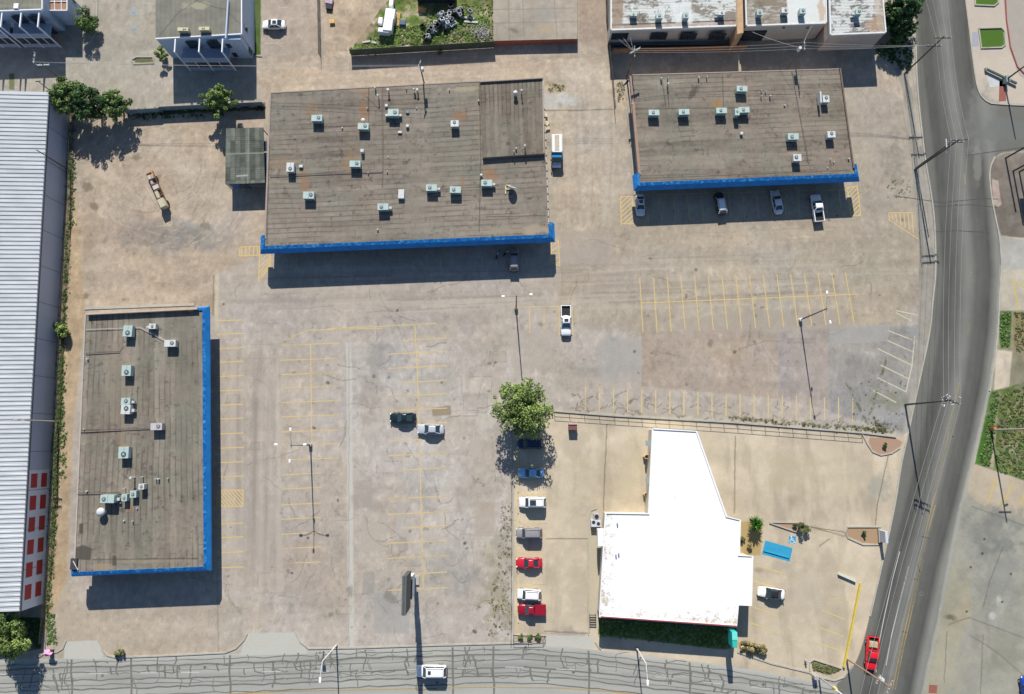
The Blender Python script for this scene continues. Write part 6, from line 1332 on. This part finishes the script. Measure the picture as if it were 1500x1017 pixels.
x, y, _ = G(618,14); tag(MB().add([(-.9,-.5,0),(.7,-.7,0),(.95,.3,0),(.1,.9,0),(-.8,.5,0),(0,0,.6)],[(0,1,5),(1,2,5),(2,3,5),(3,4,5),(4,0,5)]).build('tarpaulin', mat('orange_tarp', (.62,.30,.10), .8, var=.2)), 'crumpled orange tarpaulin lying on the grass above the crates', 'tarp').location = (x,y,0)
t = thing('dark_trailer', 'dark covered load at the top edge of the yard above the crates', 'load', G(640,-6)); MB().box(-3.8,3.8,-1.6,2.5,0,2.1).build('cover', mat('dark_cover', (.02,.03,.04), .7), t, bevel=.2)
jr = random.Random(9); spots = []
for _ in range(62):
    s = jr.random(); u = 626+s*46+jr.gauss(0,6); v = 50-s*34+jr.gauss(0,6.5)
    if v < 4: v = 6
    spots.append((u, v))
for i, (u, v) in enumerate(spots):
    x, y, _ = G(u, v); z = jr.choice((0,0,.3,.55)); s = jr.uniform(.28,.45)
    mm = (blackc, greyc, whc)[i % 3]
    t = thing('crate', 'one of the black, grey and pale frames heaped in the overgrown yard', 'crate', (x,y,z), jr.uniform(0,3.1), 'crates heaped in the yard')
    t.rotation_euler[0] = jr.uniform(-.5,.5)
    MB().box(-s,s,-s,-s+.09,0,.6).box(-s,s,s-.09,s,0,.6).box(-s,-s+.09,-s+.09,s-.09,0,.6).box(s-.09,s,-s+.09,s-.09,0,.6).build('side', mm, t); MB().box(-s+.09,s-.09,-s+.09,s-.09,.02,.1).build('bottom', blackc, t)
x, y, _ = G(706,48); b = MB()
for k in range(220): a_ = Vector((jr.gauss(0,1.0), jr.gauss(0,.65), jr.uniform(0,.7))); d_ = Vector((jr.uniform(-.6,.6), jr.uniform(-.6,.6), jr.uniform(-.2,.2))); b.tube(a_, a_+d_, .035, n=4)
struct(tag(b.build('scrap_heap', mat('scrap', (.42,.40,.40), .7, var=.4), origin=None), 'heap of tangled grey scrap rods by the concrete dock', 'scrap heap'), 'stuff').location = (x,y,0)
for i, (u, v, L, a, lab) in enumerate(((686,27,1.9,-8,'upper of the two long white planks right of the crates'),(690,33,2.2,-4,'lower of the two long white planks right of the crates'),(537,62,1.2,10,'pale board lying at the weedy end of the yard'),(548,63,.8,-15,'short pale board beside another at the weedy end of the yard'))):
    x, y, _ = G(u, v); o = tag(MB().box(-L/1.6,L/1.6,-.2,.2,.02,.22).build('board', wt, bevel=.02), lab, 'board', 'boards lying in the yard'); o.location = (x,y,0); o.rotation_euler[2] = R(a)
for i, (u, v, s, cl, lab) in enumerate(((483,4,.7,(.45,.35,.42),'mauve box against the yard fence at the frame edge'),(483,12,.6,(.04,.04,.05),'black box against the yard fence'),(487,33,.5,(.62,.40,.16),'tan cardboard square on the weedy strip by the yard fence'),(590,35,.6,(.10,.14,.20),'dark crumpled sheet right of the yellow pallets'),(800,182,.5,(.60,.48,.30),'tan box in the pile beside the central building'),(798,170,.5,(.62,.52,.36),'pale box at the top of the pile beside the central building'),(802,189,.4,(.52,.42,.28),'low tan box at the foot of the pile beside the central building'))):
    x, y, _ = G(u, v); o = tag(MB().box(-s,s,-s*.8,s*.8,0,s*.9).box(-s*.9,s*.9,-.03,.03,s*.9,s*.92).build('box', mat('junk_%d' % i, cl, .8, var=.25), bevel=.03), lab, 'box'); o.location = (x,y,0); o.rotation_euler[2] = jr.uniform(-.4,.4)
mc = mat('bike_blue', (.30,.36,.50), .4)
for i, (u, v) in enumerate(((729,374),(743,371))):
    x, y, _ = G(u, v); t = thing('motorcycle', ('left' if i == 0 else 'right')+' one of two motorcycles in the shade left of the grey SUV', 'motorcycle', (x,y,0), R(70-i*30), 'motorcycles in the shade')
    for sx in (-.7,.7): MB().tube((sx,-.06,.32),(sx,.06,.32),.32,n=14).build('wheel', tyre_m, t)
    MB().ball((.15,0,.85),.28,1.3,.7,.7).build('tank', mc, t, smooth=True); MB().box(-.75,-.05,-.13,.13,.72,.84).build('seat', blackp, t, bevel=.04); MB().tube((.55,-.4,1.05),(.55,.4,1.05),.03).build('handlebar', steel, t); MB().box(-.3,.4,-.15,.15,.3,.7).build('engine', steel, t)
    MB().tube((.7,0,.32),(.5,0,1.05),.04).build('fork', steel, t)
# ================================================================ VEGETATION
def leafmat(name): 
    m = vcmat(name, .75, .2, 2.0, 0, 0, .2); return m
def foliage(centers, n, leaf, cols, seed, flat=.5):
    """many small leaf faces round the given clump centres: (x, y, z, r)"""
    g = np.random.RandomState(seed); c = np.array(centers, np.float32); w = c[:, 3]**2; idx = g.choice(len(c), n, p=w/w.sum())
    d = g.normal(size=(n,3)); d /= np.linalg.norm(d, axis=1)[:, None]; rr = c[idx, 3]*g.uniform(.45,1.08,n)**.6
    P = c[idx, :3]+d*rr[:, None]*np.array([1,1,.8])
    nr = d*.9+g.normal(size=(n,3))*.55+np.array([0,0,flat]); nr /= np.linalg.norm(nr, axis=1)[:, None]
    a = np.cross(nr, g.normal(size=(n,3))); a /= np.linalg.norm(a, axis=1)[:, None]; b_ = np.cross(nr, a)
    s = leaf*g.uniform(.6,1.3,n)[:, None]
    V = np.stack([P-a*s, P+b_*s*.55, P+a*s, P-b_*s*.55], 1).reshape(-1,3)
    F = np.arange(n*4).reshape(-1,4)
    tone = g.uniform(.55,1.45,len(c))[idx]*g.uniform(.75,1.25,n); mixk = (g.uniform(0,1,len(c))[idx]*.6+g.uniform(0,.4,n))[:, None]
    col = (np.array(cols[0])*(1-mixk)+np.array(cols[1])*mixk)*tone[:, None]
    return V, F, np.repeat(col, 4, 0)
lm = leafmat('leaves')
def leafobj(name, V, F, col, parent=None):
    mb = MB(); mb.v = [tuple(p) for p in V]; mb.f = [tuple(f) for f in F]; return mb.build(name, lm, parent, col=col)
GREENS = {'dark': ((.030,.070,.026),(.08,.145,.045)), 'mid': ((.07,.125,.036),(.165,.245,.07)), 'bright': ((.115,.17,.045),(.23,.31,.085)), 'olive': ((.10,.115,.05),(.19,.19,.08)), 'dry': ((.20,.17,.08),(.36,.29,.14))}
def tree(u, v, zc, rad, rz, tone, lab, n=5200, leaf=.22, kind='broadleaf_tree', seed=1, clumps=46, grp=None, cat='tree', ragged=.34):
    if kind == 'broadleaf_tree': n = int(n*1.35); clumps = int(clumps*2.3); leaf *= .85
    """(u, v) = crown centre in the photo, zc its height, rad its spread in metres"""
    x, y, _ = G(u, v, zc); g = random.Random(seed); t = thing(kind, lab, cat, (x,y,0), 0, grp)
    cs = []
    while len(cs) < clumps:
        a, b_, c = g.uniform(-1,1), g.uniform(-1,1), g.uniform(-1,1); q_ = math.sqrt(a*a+b_*b_+c*c)
        if .35 < q_ < 1: k = g.uniform(1-ragged,1+ragged*.6); cs.append((a*rad*k, b_*rad*k, max(.4,zc+c*rz), rad*(g.uniform(.26,.42) if kind != 'broadleaf_tree' else g.uniform(.08,.22))))
    leafobj('crown', *foliage(cs, n, leaf, GREENS[tone], seed), t)
    hb = max(.4, zc-rz*.5); b = MB().tube((0,0,-.05),(.05,.05,hb),max(.08,rad*.06),max(.05,rad*.045),n=8)
    for c in cs[:16]: b.tube((.05,.05,hb*.8),(c[0]*.85,c[1]*.85,c[2]),max(.03,rad*.022),.02,n=5)
    b.build('trunk', wood, t); return t
tree(767,599,5.6,5.0,2.9,'bright','large round bright green tree above the parked column, at the end of the rail fence',9500,.24,seed=3,clumps=90)
tree(100,143,4.2,3.6,2.4,'mid','leftmost tree of the clump at the warehouse corner',6500,.22,seed=4,clumps=50,grp='trees at the warehouse corner'); tree(128,150,4.6,3.2,2.2,'dark','darker middle tree of the clump at the warehouse corner',5200,.22,seed=5,grp='trees at the warehouse corner',clumps=50); tree(166,153,3.6,3.0,1.9,'mid','rightmost tree of the clump at the warehouse corner',5200,.22,seed=6,grp='trees at the warehouse corner',clumps=44)
tree(317,145,3.8,2.9,1.8,'bright','feathery bright green tree on the fence above the patchwork shed',4800,.22,seed=7,clumps=40,ragged=.5)
tree(125,30,2.4,1.9,2.0,'mid','rounded bush at the corner of the top left apartments',4200,.16,'bush',8,30,cat='bush',ragged=.12); tree(236,78,1.6,1.2,1.1,'bright','small bright bush under the balcony corner of the apartments',1500,.14,'bush',9,16,cat='bush'); tree(98,2,3,1.6,1.4,'dark','dark tree cut by the top edge beside the top left apartments',1500,.2,seed=10)
tree(1322,12,4.5,3.6,3.0,'dark','big dark tree beside the curving street at the top edge',8000,.24,seed=11,clumps=60,grp='trees by the corner warehouse'); tree(1305,30,3.4,2.2,2.0,'dark','smaller dark tree tucked against the corner warehouse',3800,.22,seed=12,grp='trees by the corner warehouse'); tree(1327,44,2.6,1.8,1.6,'mid','lighter green tree lowest beside the street',3200,.2,seed=13,grp='trees by the corner warehouse')
tree(14,938,4.6,2.9,2.2,'bright','low bright bush at the foot of the left warehouse',5200,.2,'bush',14,36,cat='bush',grp='bushes at the lower left'); tree(0,912,5.0,2.2,2.0,'mid','bush cut by the left edge above the low bright bush',3500,.2,'bush',15,30,cat='bush',grp='bushes at the lower left')
tree(88,483,1.5,1.5,1.1,'bright','small bright bush in the weeds beside the left warehouse',1700,.18,'bush',16,18,cat='bush',ragged=.5)
tree(1315,60,2,1.6,1.2,'dark','low dark shrub in the shade beneath the street trees',1500,.2,'bush',17,16,cat='bush')
tree(-2,1010,7.5,4.2,2.6,'dark','dark tree outside the lower left whose shade falls on the avenue',3000,.3,seed=18) if 0 else None
for i, (u, v, r_, tone, lab) in enumerate(((1177,773,1.05,'olive','round olive bush at the end of the reddish bed'),(1093,945,.9,'dry','dry ochre shrub at left in the bed by the teal sign'),(1105,948,1.0,'dry','dry ochre shrub in the middle of the bed by the teal sign'),(1116,950,.8,'dry','dry ochre shrub at right in the bed by the teal sign'),(1296,652,.45,'dark','little dark shrub in the curved bed by the street'),(1266,782,.45,'dark','little dark shrub on the planted island'),(1164,770,.35,'dark','tiny shrub in the reddish bed'),(1086,790,.5,'olive','straggling shrub beside the white building'),(1098,800,.5,'dry','dry shrub by the white building corner'),(775,933,.5,'mid','shrub left of centre behind the short rail fence'),(763,934,.45,'mid','leftmost shrub behind the short rail fence'),(788,933,.45,'mid','rightmost shrub behind the short rail fence'),(174,959,.7,'olive','dry tuft on the avenue kerb by the left driveway'),(645,77,.5,'mid','weed on the alley side of the yard fence'))):
    tree(u, v, r_*.8, r_, r_*.6, tone, lab, int(900*r_+300), .10+.04*r_, 'shrub', 40+i, 12, cat='shrub')
# spiky palm like bush
x, y, _ = G(1108,768,1.8); t = thing('yucca', 'spiky bright green yucca by the white building corner', 'plant', (x,y,0)); b = MB(); g = random.Random(5)
for k in range(170):
    a = g.uniform(0,6.283); el = g.uniform(.05,1.4); L = g.uniform(1.2,1.85); z = g.uniform(.9,1.6); d_ = Vector((math.cos(a)*math.cos(el), math.sin(a)*math.cos(el), math.sin(el))); s_ = Vector((-math.sin(a), math.cos(a), 0))*.07; c0_ = Vector((0,0,z))
    b.add([c0_-s_, c0_+s_, c0_+d_*L*.6+s_, c0_+d_*L+Vector((0,0,-.25)), c0_+d_*L*.6-s_], [(0,1,2,3,4)])
kc = np.array([[.10*q_, .26*q_, .04*q_] for q_ in [g.uniform(.5,1.4) for _ in range(170)] for _ in range(5)]); b.build('crown', lm, t, col=kc); MB().tube((0,0,0),(0,0,1.2),.18,.13).build('trunk', wood, t)
def weeds(name, lab, areas, n, leaf, tone, seed, cat='weeds', hh=.25):
    g = random.Random(seed); cs = []
    for P, k in areas:
        for _ in range(k*5):
            if len(P) == 2: s = g.random(); u, v = P[0][0]+(P[1][0]-P[0][0])*s+g.gauss(0,3.0), P[0][1]+(P[1][1]-P[0][1])*s+g.gauss(0,2.2)
            else:
                s, q_ = g.random(), g.random()
                u = (P[0][0]*(1-s)+P[1][0]*s)*(1-q_)+(P[3][0]*(1-s)+P[2][0]*s)*q_; v = (P[0][1]*(1-s)+P[1][1]*s)*(1-q_)+(P[3][1]*(1-s)+P[2][1]*s)*q_
            x, y, _ = G(u, v); cs.append((x, y, .03+hh*g.random()*.3, g.uniform(.07,.30)*g.choice((.5,1,1))))
    V, F_, col = foliage(cs, n, leaf, GREENS[tone], seed); V[:, 2] = np.abs(V[:, 2])*.7
    return struct(tag(leafobj(name, V, F_, col), lab, cat), 'stuff')
weeds('weeds', 'weeds growing along the foot of the left warehouse', [(((104,180),(104,330)),34),(((100,330),(93,470)),44),(((93,470),(84,640)),80),(((84,640),(76,800)),80),(((90,520),(92,700)),40),(((76,800),(70,900)),26),(((106,230),(102,262)),26)], 15000, .13, 'mid', 21, hh=.6)
weeds('weeds', 'vines and weeds along the fence above the dirt lot', [(((190,165),(388,157)),60),(((200,172),(330,168)),20)], 5000, .14, 'dark', 22, hh=1.4)
weeds('weeds', 'green weeds along the kerb of the rail fence', [(((1070,614),(1130,617)),7),(((1130,619),(1255,631)),14),(((1252,627),(1300,630)),18),(((1280,614),(1290,630)),6)], 2600, .10, 'olive', 23)
weeds('grass', 'grass and weeds in the overgrown northern yard', [(((520,72),(560,40),(725,30),(725,60)),200),(((640,5),(725,5),(725,60),(600,60)),120),(((515,74),(545,73)),40)], 16000, .13, 'bright', 24, 'grass', .3)
weeds('grass', 'shaded lawn in front of the white building', [(((880,908),(1078,922),(1064,950),(878,932)),160)], 9000, .11, 'bright', 25, 'grass', .25)
weeds('weeds', 'rough weeds on the street verge at the right', [(((1455,575),(1464,572),(1450,684),(1434,680)),60),(((1470,600),(1500,570),(1500,700),(1462,690)),45),(((1463,458),(1480,460),(1478,508),(1467,508)),26)], 9000, .12, 'mid', 26, hh=.3)
weeds('weeds', 'dry yellowish weeds on the street verge at the right', [(((1466,580),(1500,565),(1500,702),(1458,688)),70),(((1486,458),(1500,458),(1500,515),(1488,515)),20)], 6000, .12, 'olive', 33, hh=.2)
weeds('weeds', 'weeds and creepers on the corner island beside the traffic signal', [(((1188,970),(1230,981),(1220,986),(1192,982)),40)], 3000, .12, 'olive', 27)
weeds('weeds', 'dry ragged weeds on the crumbling edge of the lot', [(((722,840),(748,840),(748,930),(712,930)),30),(((735,735),(750,735),(750,840),(728,840)),30),(((1240,560),(1330,540),(1320,630),(1250,630)),18),(((1300,262),(1335,262),(1335,290),(1300,290)),14),(((902,122),(916,118),(914,145),(904,150)),20),(((800,122),(826,124),(826,134),(804,134)),12)], 4200, .08, 'olive', 28, hh=.08)
weeds('weeds', 'weeds by the pink cloth stand and the lower fence', [(((68,900),(80,900),(84,945),(70,945)),24)], 1800, .12, 'mid', 29)
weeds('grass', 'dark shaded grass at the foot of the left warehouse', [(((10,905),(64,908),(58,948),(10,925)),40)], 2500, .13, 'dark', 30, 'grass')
weeds('weeds', 'shaded undergrowth beside the corner warehouse', [(((1280,66),(1335,60),(1335,110),(1290,84)),50)], 4500, .16, 'dark', 31, hh=.8)
# ================================================================ LIGHT, SKY, CAMERA
sc = bpy.context.scene
w = bpy.data.worlds.new('World'); sc.world = w; w.use_nodes = True
bg = w.node_tree.nodes['Background']; sk = w.node_tree.nodes.new('ShaderNodeTexSky'); sk.sky_type = 'NISHITA'; sk.sun_disc = False
EL, AZ = R(35.3), R(-4.6)       # sun in the north, a touch west: shadows fall to the bottom of the picture
sk.sun_elevation = EL; sk.sun_rotation = AZ; sk.altitude = 1000; sk.dust_density = .6
sk.ozone_density = 3.0
w.node_tree.links.new(sk.outputs[0], bg.inputs[0]); bg.inputs[1].default_value = SKY
sd = bpy.data.lights.new('Sun', 'SUN'); sd.energy = SUNE; sd.angle = R(.5); sd.color = (1.0,.95,.885)
so = bpy.data.objects.new('Sun', sd); C.objects.link(so)
dirn = Vector((math.sin(R(4.6))*math.cos(EL), -math.cos(R(4.6))*math.cos(EL), -math.sin(EL)))
so.rotation_euler = dirn.to_track_quat('-Z','Y').to_euler(); so.location = (0,40,60)
cd = bpy.data.cameras.new('Camera'); cd.sensor_width = 36; cd.lens = 24.0; cd.clip_end = 4000; cd.clip_start = 1
co = bpy.data.objects.new('Camera', cd); C.objects.link(co); co.location = (0,0,H); co.rotation_euler = (TH,0,0); sc.camera = co
sc.view_settings.view_transform = 'Standard'; sc.view_settings.look = 'None'; sc.view_settings.exposure = EXPO; sc.view_settings.gamma = 1
for o in bpy.data.objects:
    if 'abs' in o: del o['abs']
